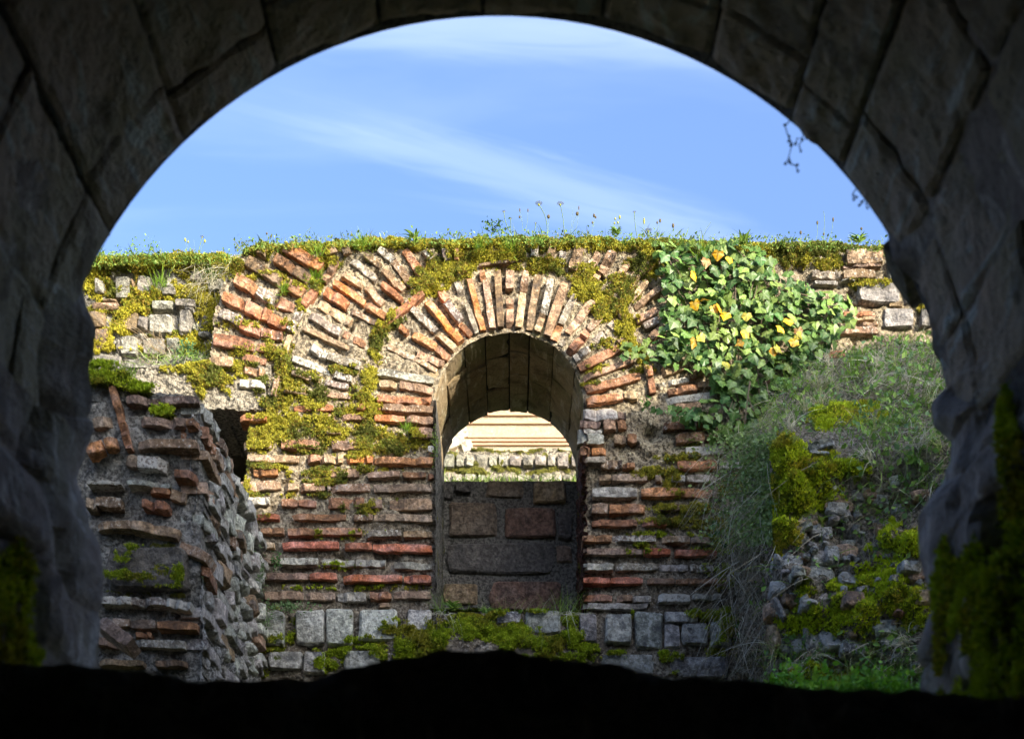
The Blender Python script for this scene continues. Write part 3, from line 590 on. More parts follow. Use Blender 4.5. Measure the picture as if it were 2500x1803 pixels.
mesh_np('sill', np.stack([gx, gy, sz], -1).reshape(-1, 3), np.stack([idx[:-1, :-1], idx[1:, :-1], idx[1:, 1:], idx[:-1, 1:]], -1).reshape(-1, 4), M_EARTH, wall, attrs={'moss': np.full(gx.size, .6), 'weather_shade': np.zeros(gx.size)})
blk = thing('blocking_wall', 'low dark wall of large brown stones closing the lower half of the arched window', 'wall', loc=(0, 0, 0))
DB = 8.50
for (a, b, c, d, k) in rects("""305 398 705 688 a;752 438 1180 688 b;285 722 1150 985 c;1172 745 1300 890 a;262 1045 552 1225 e;640 1022 1232 1280 b;600 225 925 372 a;985 232 1255 412 e;362 240 492 325 c;262 235 350 380 c;1185 470 1300 700 c;100 700 250 980 c""", 1000, 1100, 3.272):
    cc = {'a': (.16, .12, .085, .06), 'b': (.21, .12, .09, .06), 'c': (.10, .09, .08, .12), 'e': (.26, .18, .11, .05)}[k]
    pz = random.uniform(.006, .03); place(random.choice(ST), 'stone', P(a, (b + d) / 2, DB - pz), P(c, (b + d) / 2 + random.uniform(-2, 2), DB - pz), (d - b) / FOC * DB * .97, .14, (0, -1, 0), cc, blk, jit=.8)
DBY = (2690 - 1172) / FOC * DB
gx, gz = np.meshgrid(np.linspace(-.46, .44, 110), np.linspace(2.5, DBY, 150), indexing='ij')
yy = DB + .012 - fbm(np.stack([gx, gx * 0, gz], -1) * 9, 4, 12) * .012
zz = gz + (gz > DBY - .001) * fbm(np.stack([gx, gx * 0, gx * 0], -1) * 12, 3) * .012
idx = np.arange(gx.size).reshape(gx.shape); V = np.stack([gx, yy, zz], -1)
V2 = V[:, -1:].copy(); V2[..., 1] += .25
VV = np.concatenate([V.reshape(-1, 3), V2.reshape(-1, 3)]); F = np.stack([idx[:-1, :-1], idx[1:, :-1], idx[1:, 1:], idx[:-1, 1:]], -1).reshape(-1, 4)
tp = idx[:, -1]; bk = gx.size + np.arange(110); F = np.concatenate([F, np.stack([tp[:-1], tp[1:], bk[1:], bk[:-1]], -1)])
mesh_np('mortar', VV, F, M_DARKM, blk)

# ------------------------------------------------------------------ left: rubble wall, lintel, niche
rub = thing('rubble_wall', 'mossy rubble wall of grey stones left of the brick arch', 'wall')
DR = 7.90
MR = np.array([(x, 645 + (6 if x < 400 else 0), 50, 26, 1.35) for x in range(190, 560, 30)] + [(235, 700, 50, 36, 1.2), (300, 720, 60, 24, 1.1), (335, 745, 50, 30, 1.2), (380, 725, 60, 20, 1.1), (300, 770, 30, 40, 1.0), (290, 800, 30, 30, 1.0), (250, 830, 40, 36, 1.0), (440, 710, 80, 24, .9), (500, 720, 50, 50, 1.2), (520, 780, 40, 50, 1.1), (450, 660, 40, 30, .8), (500, 660, 50, 40, 1.0), (480, 840, 60, 30, .9), (420, 820, 50, 20, .6), (330, 850, 50, 14, .7), (520, 850, 50, 30, .9), (350, 690, 16, 20, .9), (230, 760, 40, 20, 1.0), (380, 790, 60, 14, .5)])
RST = rects("""360 448 502 636 S;545 413 682 602 S;1020 368 1170 505 S;172 462 262 582 S;680 655 880 735 G;890 648 1072 712 G;425 758 562 925 t;560 790 650 920 G;640 778 882 950 S;918 730 1052 955 G;408 980 562 1142 S;600 985 802 1135 G;815 988 935 1100 G;95 755 272 892 t;145 678 392 740 t;818 428 902 542 G;205 1145 412 1295 S;448 1188 662 1262 S;775 540 902 602 G;370 990 408 1112 G;1128 800 1202 875 G;1098 930 1202 980 G;180 900 305 1085 t;1050 850 1100 930 G;1180 470 1330 560 G;980 720 1060 760 G;250 650 380 672 t;500 470 540 560 t""", 180, 550, K1)
for (a, b, c, d, k) in RST:
    cy = (b + d) / 2; place(random.choice(ST + STR), 'stone', P(a, cy, DR - .03), P(c, cy, DR - .03), (d - b) / FOC * DR * 1.05, .16, (0, -1, 0), (BC[k][0] * .62, BC[k][1] * .6, BC[k][2] * .56, .4), rub)
def rub_mask(x, y):
    n = fbm(np.stack([x / 12, y / 12, x * 0], -1), 3, 2) * 5; return (y > interp(x, [(100, 640), (200, 636), (300, 632), (420, 634), (560, 622), (700, 610)]) + n) & (y < 905)
def rub_relief(px, py, W3): return fbm(W3 * 6, 4, 81) * .04 + fbm(W3 * 28, 3, 82) * .02 - .01 + .05 * np.exp(-((py - 650) / 22) ** 2) * (px < 480)
relief_grid('mortar', 60, 640, 600, 920, 4, DR, rub_mask, rub_relief, M_ROUGH, rub, .9, MR, lambda V: np.clip(fbm(V * 4, 3, 5) * .8 + .1, 0, 1))
px, py = sample_mask(0, 150, 560, 610, 900, lambda a, b: moss_raw(a, b, MR), .36); k = rub_mask(px, py - 4); px, py = px[k], py[k]
pts = Pa(px, py, DR); pts[:, 1] = DR - rub_relief(px, py, pts) - np.clip(moss_raw(px, py, MR), 0, 1) * .022 - RNG.uniform(0, .02, len(px))
tufts('moss', pts, (0, -.75, .6), .0095, MC * np.array([1.12, 1.1, 1]), 'yellow green moss over the rubble wall left of the brick arch', seedc=4)
lint = thing('concrete_lintel', 'pale pebbly lintel slab over the dark square niche', 'lintel')
DL = 7.70
ML = np.array([(500, 900, 110, 26, 1.3), (520, 930, 70, 26, 1.2), (600, 925, 50, 20, .9), (560, 890, 90, 14, 1.2), (640, 960, 20, 40, 1.0), (560, 950, 30, 16, .6), (490, 960, 20, 20, .7)])
def lin_mask(x, y):
    n = fbm(np.stack([x / 10, y / 10, x * 0], -1), 3, 6) * 5; return (y > interp(x, [(300, 905), (420, 893), (560, 880), (660, 888)]) + n) & (y < 1001 + n * .3)
lin_rel = lambda px, py, W3: fbm(W3 * 30, 4, 91) * .022 + fbm(W3 * 8, 3, 92) * .02
relief_grid('slab', 290, 662, 870, 1006, 3.3, DL, lin_mask, lin_rel, M_CONC, lint, .55, ML)
px, py = sample_mask(0, 300, 662, 870, 1000, lambda a, b: moss_raw(a, b, ML), .36); k = lin_mask(px, py - 4); px, py = px[k], py[k]
pts = Pa(px, py, DL); pts[:, 1] = DL - lin_rel(px, py, pts) - np.clip(moss_raw(px, py, ML), 0, 1) * .022 - RNG.uniform(0, .008, len(px))
tufts('moss', pts, (0, -.7, .7), .0085, MC * 1.05, 'yellow moss cushion lying on the pale pebbly lintel', seedc=6)
def box(name, x0, x1, y0, y1, z0, z1, mat, parent=None):
    V = [(x, y, z) for x in (x0, x1) for y in (y0, y1) for z in (z0, z1)]
    F = [(0, 1, 3, 2), (4, 6, 7, 5), (0, 4, 5, 1), (2, 3, 7, 6), (0, 2, 6, 4), (1, 5, 7, 3)]
    return mesh_np(name, V, F, mat, parent)
# niche behind the lintel: back and side walls, floor and ceiling boards (open to the front)
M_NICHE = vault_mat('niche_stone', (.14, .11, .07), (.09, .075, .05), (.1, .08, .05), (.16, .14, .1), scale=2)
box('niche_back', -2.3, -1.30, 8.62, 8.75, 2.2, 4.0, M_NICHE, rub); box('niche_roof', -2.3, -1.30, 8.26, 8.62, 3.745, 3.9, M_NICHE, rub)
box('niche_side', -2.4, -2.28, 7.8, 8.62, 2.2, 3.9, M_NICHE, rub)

# ------------------------------------------------------------------ left foreground stub of brick wall with its long rough flank
stub = thing('broken_brick_pier', 'shaded broken pier of dark bricks and rough stone in front of the niche', 'ruin')
DS = 6.12; XS = -1.357
def stub_mask(x, y):
    n = fbm(np.stack([x / 10, y / 10, x * 0], -1), 3, 16) * 6
    top = interp(x, [(60, 925), (235, 928), (300, 938), (380, 948), (440, 958), (478, 972), (482, 985)])
    right = interp(y, [(960, 480), (1000, 486), (1150, 488), (1210, 494), (1300, 486), (1400, 484), (1480, 486), (1700, 488)])
    return (y > top + n) & (x < right + n)
stub_rel = lambda px, py, W3: fbm(W3 * 5, 4, 101) * .05 + fbm(W3 * 22, 4, 102) * .022 - .03
relief_grid('mortar', 40, 510, 915, 1800, 4, DS, stub_mask, stub_rel, M_ROUGH, stub, .6, np.array([(270, 935, 50, 14, 1.2), (340, 950, 40, 12, 1.1), (250, 930, 60, 10, 1.0), (400, 1005, 34, 10, 1.0), (380, 1330, 50, 8, .9), (330, 1440, 70, 10, .6), (420, 1445, 30, 8, .8)]), lambda V: np.full(len(V), .55))
SB = tr("""395 130 470 400 62 r;470 400 530 630 62 r;245 430 390 405 92 d;190 640 325 602 90 o;338 590 432 570 90 o;515 242 665 236 72 d;680 236 1090 242 62 d;612 412 985 420 70 d;992 422 1078 420 62 r;602 592 1080 592 80 b;
515 720 600 735 105 d;605 735 830 755 110 g;190 1055 262 1058 88 d;275 1055 468 1062 90 b;280 1250 560 1235 70 p;560 1235 930 1310 84 p;945 1400 1165 1500 84 p;640 1060 850 1090 70 r;700 960 860 975 50 r;870 990 980 1010 90 p;900 830 1060 840 70 r;200 905 470 900 30 g;520 900 860 915 40 G""", 150, 900, 3.272)
SB += tr("""350 775 610 775 76 g;612 778 915 782 76 g;930 792 1140 822 80 w;400 975 600 975 86 d;612 985 830 985 86 d;850 992 1200 1005 78 r;300 1132 550 1160 74 d;620 1152 1090 1170 76 g;320 1318 720 1330 56 b;830 1332 1100 1332 56 b;640 1080 790 1080 50 r""", 150, 1250, K1)
for (x1, y1, x2, y2, w, c) in SB:
    L = math.hypot(x2 - x1, y2 - y1); pr = random.uniform(.01, .045); bc = list(BC[c]); 
    place(random.choice(BR_S if L / w < 2.6 else BR_L), 'brick', P(x1, y1, DS - pr), P(x2, y2, DS - pr), w / FOC * DS, .16, (0, -1, 0), bc, stub)
place(ST[3], 'stone', P(254, 1382, DS - .03), P(462, 1382, DS - .03), 108 / FOC * DS, .25, (0, -1, 0), BC['K'], stub)
# flank: rough broken face running back to the arched wall (x = XS)
ys, zs = np.meshgrid(np.linspace(DS + .02, 7.70, 200), np.linspace(1.3, 3.10, 240), indexing='ij')
top = np.interp(ys, [6.1, 6.5, 6.8, 7.1, 7.7], [3.03, 3.06, 3.10, 3.08, 2.98]) + fbm(np.stack([ys, ys * 0, ys * 0], -1) * 8, 3, 4) * .03
zs = 1.3 + (zs - 1.3) / 1.8 * (top - 1.3)
q = np.stack([ys * 0, ys * 1.0, zs], -1)
rid = 1 - np.abs(fbm(q * np.array([1, 7, 2.2]) + fbm(q * 3, 2, 6)[..., None] * .7, 4, 5)) * 2
out = rid * .05 + fbm(q * 16, 4, 7) * .03 + fbm(q * 45, 3, 8) * .012 - .03
xx = XS + out + np.interp(zs, [1.3, 2.2, 3.1], [.03, .0, -.05]) * 1
V = np.stack([xx, ys, zs], -1); V2 = V[:, -1].copy(); V2[:, 0] -= .7; V2[:, 2] += .0
idx = np.arange(ys.size).reshape(ys.shape); F = np.stack([idx[:-1, :-1], idx[1:, :-1], idx[1:, 1:], idx[:-1, 1:]], -1).reshape(-1, 4)
tp = idx[:, -1]; bk = ys.size + np.arange(len(V2)); F = np.concatenate([F, np.stack([tp[:-1], tp[1:], bk[1:], bk[:-1]], -1)])
ms = np.concatenate([np.clip(fbm(q.reshape(-1, 3) * 4, 4, 55) * 1.6 - .35, 0, .8), np.ones(len(V2)) * .2])
mesh_np('flank', np.concatenate([V.reshape(-1, 3), V2]), F, mortar_mat('flank_stone', (.68, .65, .60), (.48, .46, .42), (.10, .09, .075), peb=(.5, .5, .5), mosscol=(.09, .11, .02), bs=2.0), stub, attrs={'moss': ms, 'weather_shade': np.clip(fbm(np.concatenate([V.reshape(-1, 3), V2]) * 3, 3) * .5, 0, 1)})
def pflank(px, py):
    d = XS * FOC / (px - CX); return (XS + .035, d, (HOR - py) / FOC * d)
for z_, runs in ((3.00, 'GbG'), (2.90, 'rpb'), (2.80, 'bG'), (2.66, 'pGb'), (2.52, 'GD'), (2.30, 'rG'), (2.12, 'Gp'), (1.98, 'DG')):
    y_ = DS + .03
    for c in runs:
        L_ = random.uniform(.16, .34); place(random.choice(BR_L), 'brick', (XS + .045, y_, z_), (XS + .045, y_ + L_, z_ - random.uniform(0, .015)), random.uniform(.045, .06), .12, (1, 0, 0), BC[c], stub); y_ += L_ + random.uniform(.02, .08)
fs = []; tries = 0
while len(fs) < 95 and tries < 6000:
    tries += 1; y_ = random.uniform(6.3, 7.6); z_ = random.uniform(1.95, 3.0); w_ = random.uniform(.09, .22); h_ = random.uniform(.05, .11)
    if y_ < 7.0 and z_ > 2.4 and random.random() < .6: continue
    if all(abs(y_ - a) > (w_ + c) * .52 or abs(z_ - b) > (h_ + e) * .52 for a, b, c, e in fs):
        fs.append((y_, z_, w_, h_)); c = random.choice('GGSSDGGp'); place(random.choice(STR + ST[:4]), 'stone', (XS + random.uniform(.03, .06), y_ - w_ / 2, z_ + random.uniform(-.02, .02)), (XS + random.uniform(.03, .06), y_ + w_ / 2, z_), h_, .14, (1, random.uniform(-.3, .1), .1), BC[c], stub)
st_ = thing('brick_slab', 'loose narrow brick slab leaning out of the shaded pier', 'brick')
A = P(238, 1508, 5.75); B = P(315, 1563, 5.7); place(BR_L[2], 'slab', A, B, .055, .10, (0, -1, .2), (.22, .14, .10, .2), st_)
def on(name, cxs, fn_y, nrm, pal, label, d, dens, size=.009, seed=3):
    A = np.array(cxs); x0, x1, y0, y1 = (A[:, 0] - A[:, 2]).min(), (A[:, 0] + A[:, 2]).max(), (A[:, 1] - A[:, 3]).min(), (A[:, 1] + A[:, 3]).max()
    px, py = sample_mask(0, x0, x1, y0, y1, lambda a, b: moss_raw(a, b, A), dens); p = Pa(px, py, d); p[:, 1] = fn_y(px, py, p)
    return tufts(name, p, nrm, size, pal, label, seedc=seed)
on('moss', [(270, 930, 60, 16, 1.5), (335, 945, 50, 12, 1.3), (240, 922, 50, 12, 1.3), (395, 1002, 34, 12, 1.2), (250, 900, 40, 14, 1.2)], lambda a, b, p: DS - stub_rel(a, b, p) - .03 - RNG.uniform(0, .03, len(a)), (0, -.6, .8), MCG * 1.15, 'bright moss along the top of the broken brick pier', DS, .5)
on('moss', [(300, 1412, 44, 14, 1.0), (350, 1418, 44, 12, 1.0), (400, 1400, 30, 16, .8), (440, 1405, 16, 26, 1.1), (300, 1370, 40, 14, .6), (340, 1345, 40, 8, .6), (400, 1440, 50, 6, .8)], lambda a, b, p: DS - .045 - RNG.uniform(0, .012, len(a)), (0, -.8, .5), MCG * .9, 'green moss spots on the big dark stone of the pier', DS, .4, .008)

# ------------------------------------------------------------------ right bank: earth and broken masonry with moss cushions, grass and dead stems
XC = 1.2
zc = np.array([1.2, 1.9, 2.5, 3.0, 3.3, 3.62, 4.05])
def prof(t, z):
    """y of the bank at fraction t to the right and height z"""
    yl = np.interp(z, zc, [6.42, 6.48, 6.52, 6.62, 6.95, 7.25, 7.62]); yr = np.interp(z, zc, [5.2, 5.5, 5.95, 6.3, 6.65, 7.0, 7.45])
    return yl + (yr - yl) * np.clip(t, 0, 1) ** .8
MB = [(1925, 1110, 48, 50, 1.3), (1890, 1195, 30, 40, 1.2), (1945, 1200, 60, 50, 1.35), (2000, 1180, 40, 20, 1.0), (2050, 1145, 95, 22, 1.25), (1915, 1300, 48, 44, 1.3), (2030, 1020, 62, 30, 1.2), (2090, 995, 60, 14, 1.2), (1940, 1520, 60, 18, 1.2), (1985, 1495, 60, 20, 1.2), (1960, 1445, 60, 14, 1.0), (2060, 1495, 60, 26, 1.2), (2030, 1530, 30, 30, 1.1), (2210, 1490, 60, 28, 1.3), (2240, 1510, 50, 30, 1.0), (2220, 1330, 40, 40, 1.1), (2180, 1310, 30, 40, .9), (2050, 1430, 50, 12, 1.1), (2110, 1410, 30, 40, 1.1), (2150, 1370, 60, 14, .6), (2000, 1640, 140, 26, .6), (2090, 1700, 120, 30, .8), (1925, 1160, 60, 90, .9), (1970, 1165, 90, 60, .8), (1900, 1260, 30, 90, .8), (1990, 1210, 70, 30, .9), (2090, 1140, 60, 16, .9), (2000, 1520, 110, 40, .75), (2170, 1440, 100, 90, .55), (2110, 1500, 80, 60, .6), (2230, 1480, 50, 60, .8), (2120, 1020, 60, 20, .6)]
MBA = np.array(MB)
nu1, nu2, nv_ = 60, 230, 300
vv = np.linspace(0, 1, nv_); zz1 = 1.2 + vv * 2.9
su = np.linspace(0, 1, nu1, endpoint=False); tu = np.linspace(0, 1, nu2)
U = np.concatenate([su - 1, tu])                           # -1..0 flank, 0..1 front
G_u, G_z = np.meshgrid(U, zz1, indexing='ij')
topz = np.where(G_u < 0, 3.34 - .1 * (-G_u), np.interp(G_u, [0, .1, .35, 1], [3.34, 3.74, 4.03, 4.2]))
G_z = 1.2 + (G_z - 1.2) / 2.9 * (topz - 1.2)
fx = XC + np.clip(G_u, 0, 1) * 2.4; fy = prof(G_u, G_z) 
fl = np.clip(-G_u, 0, 1); fy = np.where(G_u < 0, fy * (1 - fl) + 7.8 * fl, fy); fx = np.where(G_u < 0, XC + .02 * fl + .10 * np.clip(G_z - 3, 0, 1), fx)
G = np.stack([fx, fy, G_z], -1)
q = G * 1.0
dis = fbm(q * 2.6, 4, 111) * .16 + np.abs(fbm(q * 7, 4, 112)) * .12 - .03 + fbm(q * 40, 3, 113) * .012 - .03
steep = np.clip((3.1 - G_z) / .3, 0.35, 1); nrm_ = np.where((G_u < 0)[..., None], np.array([-1., -.1, .1]), np.array([-.25, -.85, .45])); nrm_ = nrm_ / np.linalg.norm(nrm_, axis=-1, keepdims=True)
def to_px(Q): return CX + Q[..., 0] / Q[..., 1] * FOC, HOR - Q[..., 2] / Q[..., 1] * FOC
bx, by = to_px(G); mr = moss_raw(bx, by, MBA)
cush = np.zeros_like(bx)
for cx, cy, rx, ry, s in MB: cush = np.maximum(cush, np.exp(-(((bx - cx) / rx) ** 2 + ((by - cy) / ry) ** 2) * 1.2) * min(rx, ry) / 480 * s)
G = G + nrm_ * (dis * steep + cush * (G_u >= 0) + np.clip(mr, 0, 1) * .01)[..., None]
idx = np.arange(G_u.size).reshape(G_u.shape)
bank = mesh_np('bank', G.reshape(-1, 3), np.stack([idx[:-1, :-1], idx[1:, :-1], idx[1:, 1:], idx[:-1, 1:]], -1).reshape(-1, 4), M_EARTH, None, attrs={'moss': np.clip(mr, 0, 1).ravel(), 'weather_shade': np.zeros(G_u.size)})
struct(bank, 'steep earth and rubble bank right of the arched wall')
bx, by = to_px(G)
nrmG = np.cross(np.gradient(G, axis=0), np.gradient(G, axis=1)); nrmG /= np.linalg.norm(nrmG, axis=-1, keepdims=True) + 1e-9; nrmG = np.where((nrmG[..., 1] > 0)[..., None], -nrmG, nrmG)
def bank_points(n, wfn, umin=0.0):
    """random points on the bank with weight wfn(px,py,z)"""
    i = RNG.integers(0, G_u.shape[0] - 1, n); j = RNG.integers(0, G_u.shape[1] - 1, n)
    a = RNG.random(n)[:, None]; b = RNG.random(n)[:, None]
    p = G[i, j] * (1 - a) * (1 - b) + G[i + 1, j] * a * (1 - b) + G[i, j + 1] * (1 - a) * b + G[i + 1, j + 1] * a * b
    X, Y = to_px(p); w = wfn(X, Y, p, G_u[i, j]); k = (RNG.random(n) < w) & (G_u[i, j] >= umin) & (X < 2420)
    return p[k], nrmG[i, j][k]
bp, bn = bank_points(260000, lambda X, Y, p, u: np.clip(moss_raw(X, Y, MBA) * 3, 0, 1))
tufts('moss', bp + bn * .004, bn * .6 + np.array([0, -.2, .7]), .0125, np.minimum(MCG * np.array([1.55, 1.45, 1.3]), .75), 'thick bright green moss cushions on the bank right of the wall', seedc=8)
# stones showing in the broken face of the bank
bst = thing('rubble_stub', 'pale stones and rubble in the broken face of the bank', 'ruin')
def bank_at(X, Y):
    k = np.argmin((bx[nu1:] - X) ** 2 + (by[nu1:] - Y) ** 2); i, j = np.unravel_index(k, bx[nu1:].shape); return Vector(G[nu1 + i, j])
for (a, b, c, d, k) in rects("""450 770 570 860 w;430 780 470 900 G;500 860 580 900 S;620 640 720 700 w;540 620 620 660 S;680 730 760 830 w;760 700 840 750 S;560 760 600 790 w;600 740 640 770 w;800 760 850 800 S;600 620 660 670 w;830 540 880 580 w;700 560 760 610 S;880 420 960 470 t;600 180 740 230 S;600 215 720 245 w;460 1180 560 1310 G;570 1160 630 1300 G;340 1150 395 1290 t;450 980 540 1050 b;1030 890 1080 930 G;1080 800 1200 860 G;1060 1060 1110 1090 r;760 940 800 980 w;420 1000 450 1150 G;540 700 600 716 w;660 660 700 700 w;530 900 570 930 w;470 1350 540 1400 S;640 870 700 890 w;590 700 640 740 S;1230 1090 1260 1130 G""", 1700, 1000, 2.181):
    c0 = bank_at((a + c) / 2, (b + d) / 2); hw = (c - a) / 2 / FOC * c0.y; hz = (d - b) / FOC * c0.y
    place(random.choice(STR), 'stone', (c0.x - hw, c0.y - .03, c0.z), (c0.x + hw, c0.y - .03, c0.z + random.uniform(-.02, .02)), hz * 1.1, .12, (-.2, -1, .1), (BC[k][0] * .85, BC[k][1] * .85, BC[k][2] * .85, BC[k][3]), bst)

tries = 0; done = 0
while done < 110 and tries < 4000:
    tries += 1; X_, Y_ = random.uniform(1895, 2260), random.uniform(1180, 1640)
    if moss_raw(np.array([X_]), np.array([Y_]), MBA)[0] > .05: continue
    c0 = bank_at(X_, Y_); w_ = random.choice([.03, .04, .05, .06, .09, .12]) * random.uniform(.8, 1.2); k = random.choice('wSSGGDtt')
    place(random.choice(STR), 'stone', (c0.x - w_ / 2, c0.y - .015, c0.z), (c0.x + w_ / 2, c0.y - .015, c0.z + random.uniform(-.02, .02)), w_ * random.uniform(.5, .9), .08, (-.2, -1, .2), BC[k], bst); done += 1
# ------------------------------------------------------------------ grass, herbs
def blades(P0, D, L, w, bend, col, seg=3):
    """P0 (n,3) roots, D (n,3) directions, L (n), w (n), bend (n,3) vector added quadratically; returns V,F,C"""
    n = len(P0); s = np.cross(D, RNG.normal(size=(n, 3))); s /= np.linalg.norm(s, axis=1, keepdims=True) + 1e-9
    rows = []
    for k in range(seg + 1):
        t = k / seg; c = P0 + D * (L * t)[:, None] + bend * (L * t * t)[:, None]; ww = (w * (1 - t ** 1.5) * .5 + w * .04)[:, None]
        rows += [c + s * ww, c - s * ww]
    V = np.stack(rows, 1); m = 2 * (seg + 1); b = (np.arange(n) * m)[:, None]
    F = np.concatenate([b + np.array([2 * k, 2 * k + 1, 2 * k + 3, 2 * k + 2]) for k in range(seg)]).reshape(-1, 4)
    return V.reshape(-1, 3), F, np.repeat(col, m, 0)
def join(parts):
    V, F, C = [], [], []; n = 0
    for v, f, c in parts: V.append(v); F.append(f + n); C.append(c); n += len(v)
    return np.concatenate(V), np.concatenate(F), np.concatenate(C)
def unit(v): return v / (np.linalg.norm(v, axis=-1, keepdims=True) + 1e-9)
def pal(n, cols, var=.25):
    cols = np.array(cols); return cols[RNG.integers(0, len(cols), n)] * RNG.uniform(1 - var, 1 + var, (n, 1))
GREEN = [(.24, .38, .05), (.18, .30, .05), (.34, .46, .09), (.13, .22, .04)]
DRY = [(.60, .54, .40), (.46, .40, .28), (.72, .67, .53), (.30, .25, .17)]
def grass_obj(name, parts, label, cat='grass', kind='stuff'):
    V, F, C = join(parts); o = mesh_np(name, V, F, M_GRASS, None, col=C); tag(o, label, cat, kind=kind); return o
def leaflets(Pc, size, col, nrm):
    """small pointed leaves: one folded quad pair each"""
    n = len(Pc); d = unit(RNG.normal(size=(n, 3)) + np.array([0, -.2, .5])); nn = unit(nrm + RNG.normal(size=(n, 3)) * .6); s = unit(np.cross(d, nn)); nn = np.cross(s, d)
    L = size[:, None]; V = np.stack([Pc, Pc + d * L * .45 + s * L * .33 + nn * L * .08, Pc + d * L, Pc + d * L * .45 - s * L * .33 + nn * L * .08], 1)
    F = (np.arange(n) * 4)[:, None] + np.array([0, 1, 2, 3]); return V.reshape(-1, 3), F, np.repeat(col, 4, 0)
# bank vegetation
def w_grass(X, Y, p, u):
    upper = np.clip((1100 - (Y - (X - 1900) * -.1)) / 150, 0, 1)
    right = np.clip((X - 2020) / 90, 0, 1) * np.clip((1330 - Y) / 120, 0, 1)
    low = np.clip((Y - 1520) / 60, 0, 1) * 1.0
    left = np.clip((1900 - X) / 40, 0, 1) * .6
    mid = .12
    return np.clip(np.maximum.reduce([upper, right, low, left, X * 0 + mid]) - .75 * np.clip(moss_raw(X, Y, MBA) + .2, 0, 1), 0, 1)
p1, n1 = bank_points(16000, w_grass, -0.4); n = len(p1)
g1 = blades(p1, unit(n1 * .6 + np.array([0, 0, .5]) + RNG.normal(size=(n, 3)) * .45), RNG.uniform(.05, .16, n), RNG.uniform(.002, .0045, n), np.stack([RNG.normal(size=n) * .4, -RNG.random(n) * .4, -RNG.uniform(.2, 1.0, n)], -1), pal(n, GREEN))
p2, n2 = bank_points(9000, w_grass, -1); n = len(p2)
g2 = blades(p2, unit(n2 * .5 + np.array([0, -.1, .2]) + RNG.normal(size=(n, 3)) * .8), RNG.uniform(.04, .24, n), RNG.uniform(.0018, .0045, n), np.stack([RNG.normal(size=n) * .5, -RNG.random(n) * .3, -RNG.uniform(.2, 1.3, n)], -1), pal(n, DRY + [(.16, .17, .07), (.12, .12, .06)]), seg=5)
cp, cn_ = bank_points(1300, lambda X, Y, p, u: w_grass(X, Y, p, u) * .25, -.2); m_ = len(cp); kk = np.repeat(np.arange(m_), 34); n = len(kk)
lean = unit(cn_ * .7 + RNG.normal(size=(m_, 3)) * .35 + np.array([0, 0, .6]))[kk]; gcol = pal(m_, GREEN[:2] + [(.42, .46, .16), (.62, .56, .36), (.74, .69, .52), (.66, .60, .44)])[kk] * RNG.uniform(.75, 1.25, (n, 1))
g0 = blades(cp[kk] + RNG.normal(size=(n, 3)) * .012, unit(lean + RNG.normal(size=(n, 3)) * .28), RNG.uniform(.06, .2, n), RNG.uniform(.0025, .005, n), np.stack([RNG.normal(size=n) * .3, -RNG.random(n) * .5, -RNG.uniform(.3, 1.1, n)], -1), gcol, seg=4)
grass_obj('grass', [g1, g0], 'green grass growing on the right bank')
grass_obj('dry_grass', [g2], 'tangled pale dead stems over the right bank')
p3, n3 = bank_points(17000, lambda X, Y, p, u: w_grass(X, Y, p, u) * .9, -.3); n = len(p3)
grass_obj('herbs', [leaflets(p3 + n3 * RNG.uniform(0, .06, (n, 1)), RNG.uniform(.014, .042, n), pal(n, [(.22, .38, .07), (.15, .27, .05), (.32, .46, .10), (.18, .30, .12)]), n3)], 'small leafy herbs between the grass on the bank', 'herbs')
# dead stems hanging over the gap between wall and bank
n = 420; hx = RNG.uniform(1735, 1900, n); hy = RNG.uniform(1080, 1560, n); hd = np.interp(hx, [1720, 1900], [7.55, 6.6]); hp = Pa(hx, hy, hd)
h1 = blades(hp, unit(np.stack([RNG.normal(size=n) * .35 - .15, -RNG.random(n) * .5, -RNG.uniform(.1, 1, n)], -1)), RNG.uniform(.1, .38, n), RNG.uniform(.0012, .003, n), np.stack([RNG.normal(size=n) * .35, RNG.normal(size=n) * .1, -RNG.uniform(.1, .7, n)], -1), pal(n, DRY + [(.14, .13, .05)]), seg=5)
n = 1700; hx = 1900 - np.abs(RNG.normal(size=n)) * 75; hy = RNG.uniform(1040, 1350, n) - np.clip(hx - 1850, 0, 50) * 2; hd = np.interp(hx, [1720, 1900], [7.58, 6.75]); hp = Pa(hx, hy, hd)
h2 = blades(hp, unit(RNG.normal(size=(n, 3)) * .8 + np.array([-.3, -.3, .1])), RNG.uniform(.04, .16, n), RNG.uniform(.0012, .003, n), np.stack([RNG.normal(size=n) * .5, -RNG.random(n) * .3, -RNG.uniform(.0, .8, n)], -1), pal(n, DRY[:2] + GREEN + [(.22, .26, .1), (.3, .3, .15)]), seg=4)
grass_obj('hanging_stems', [h1, h2], 'dead stems and thin grass hanging between the arched wall and the bank', 'dry grass')
n = 3200; hx = 1895 - np.abs(RNG.normal(size=n)) * 65; hy = RNG.uniform(1060, 1330, n); hp = Pa(hx, hy, np.interp(hx, [1720, 1900], [7.5, 6.65]) - RNG.uniform(0, .12, n))
grass_obj('herbs', [leaflets(hp, RNG.uniform(.010, .03, n), pal(n, [(.30, .42, .12), (.38, .46, .20), (.20, .30, .09)]), np.array([-.2, -.9, .3]))], 'tiny leaves growing in the gap left of the bank', 'herbs')
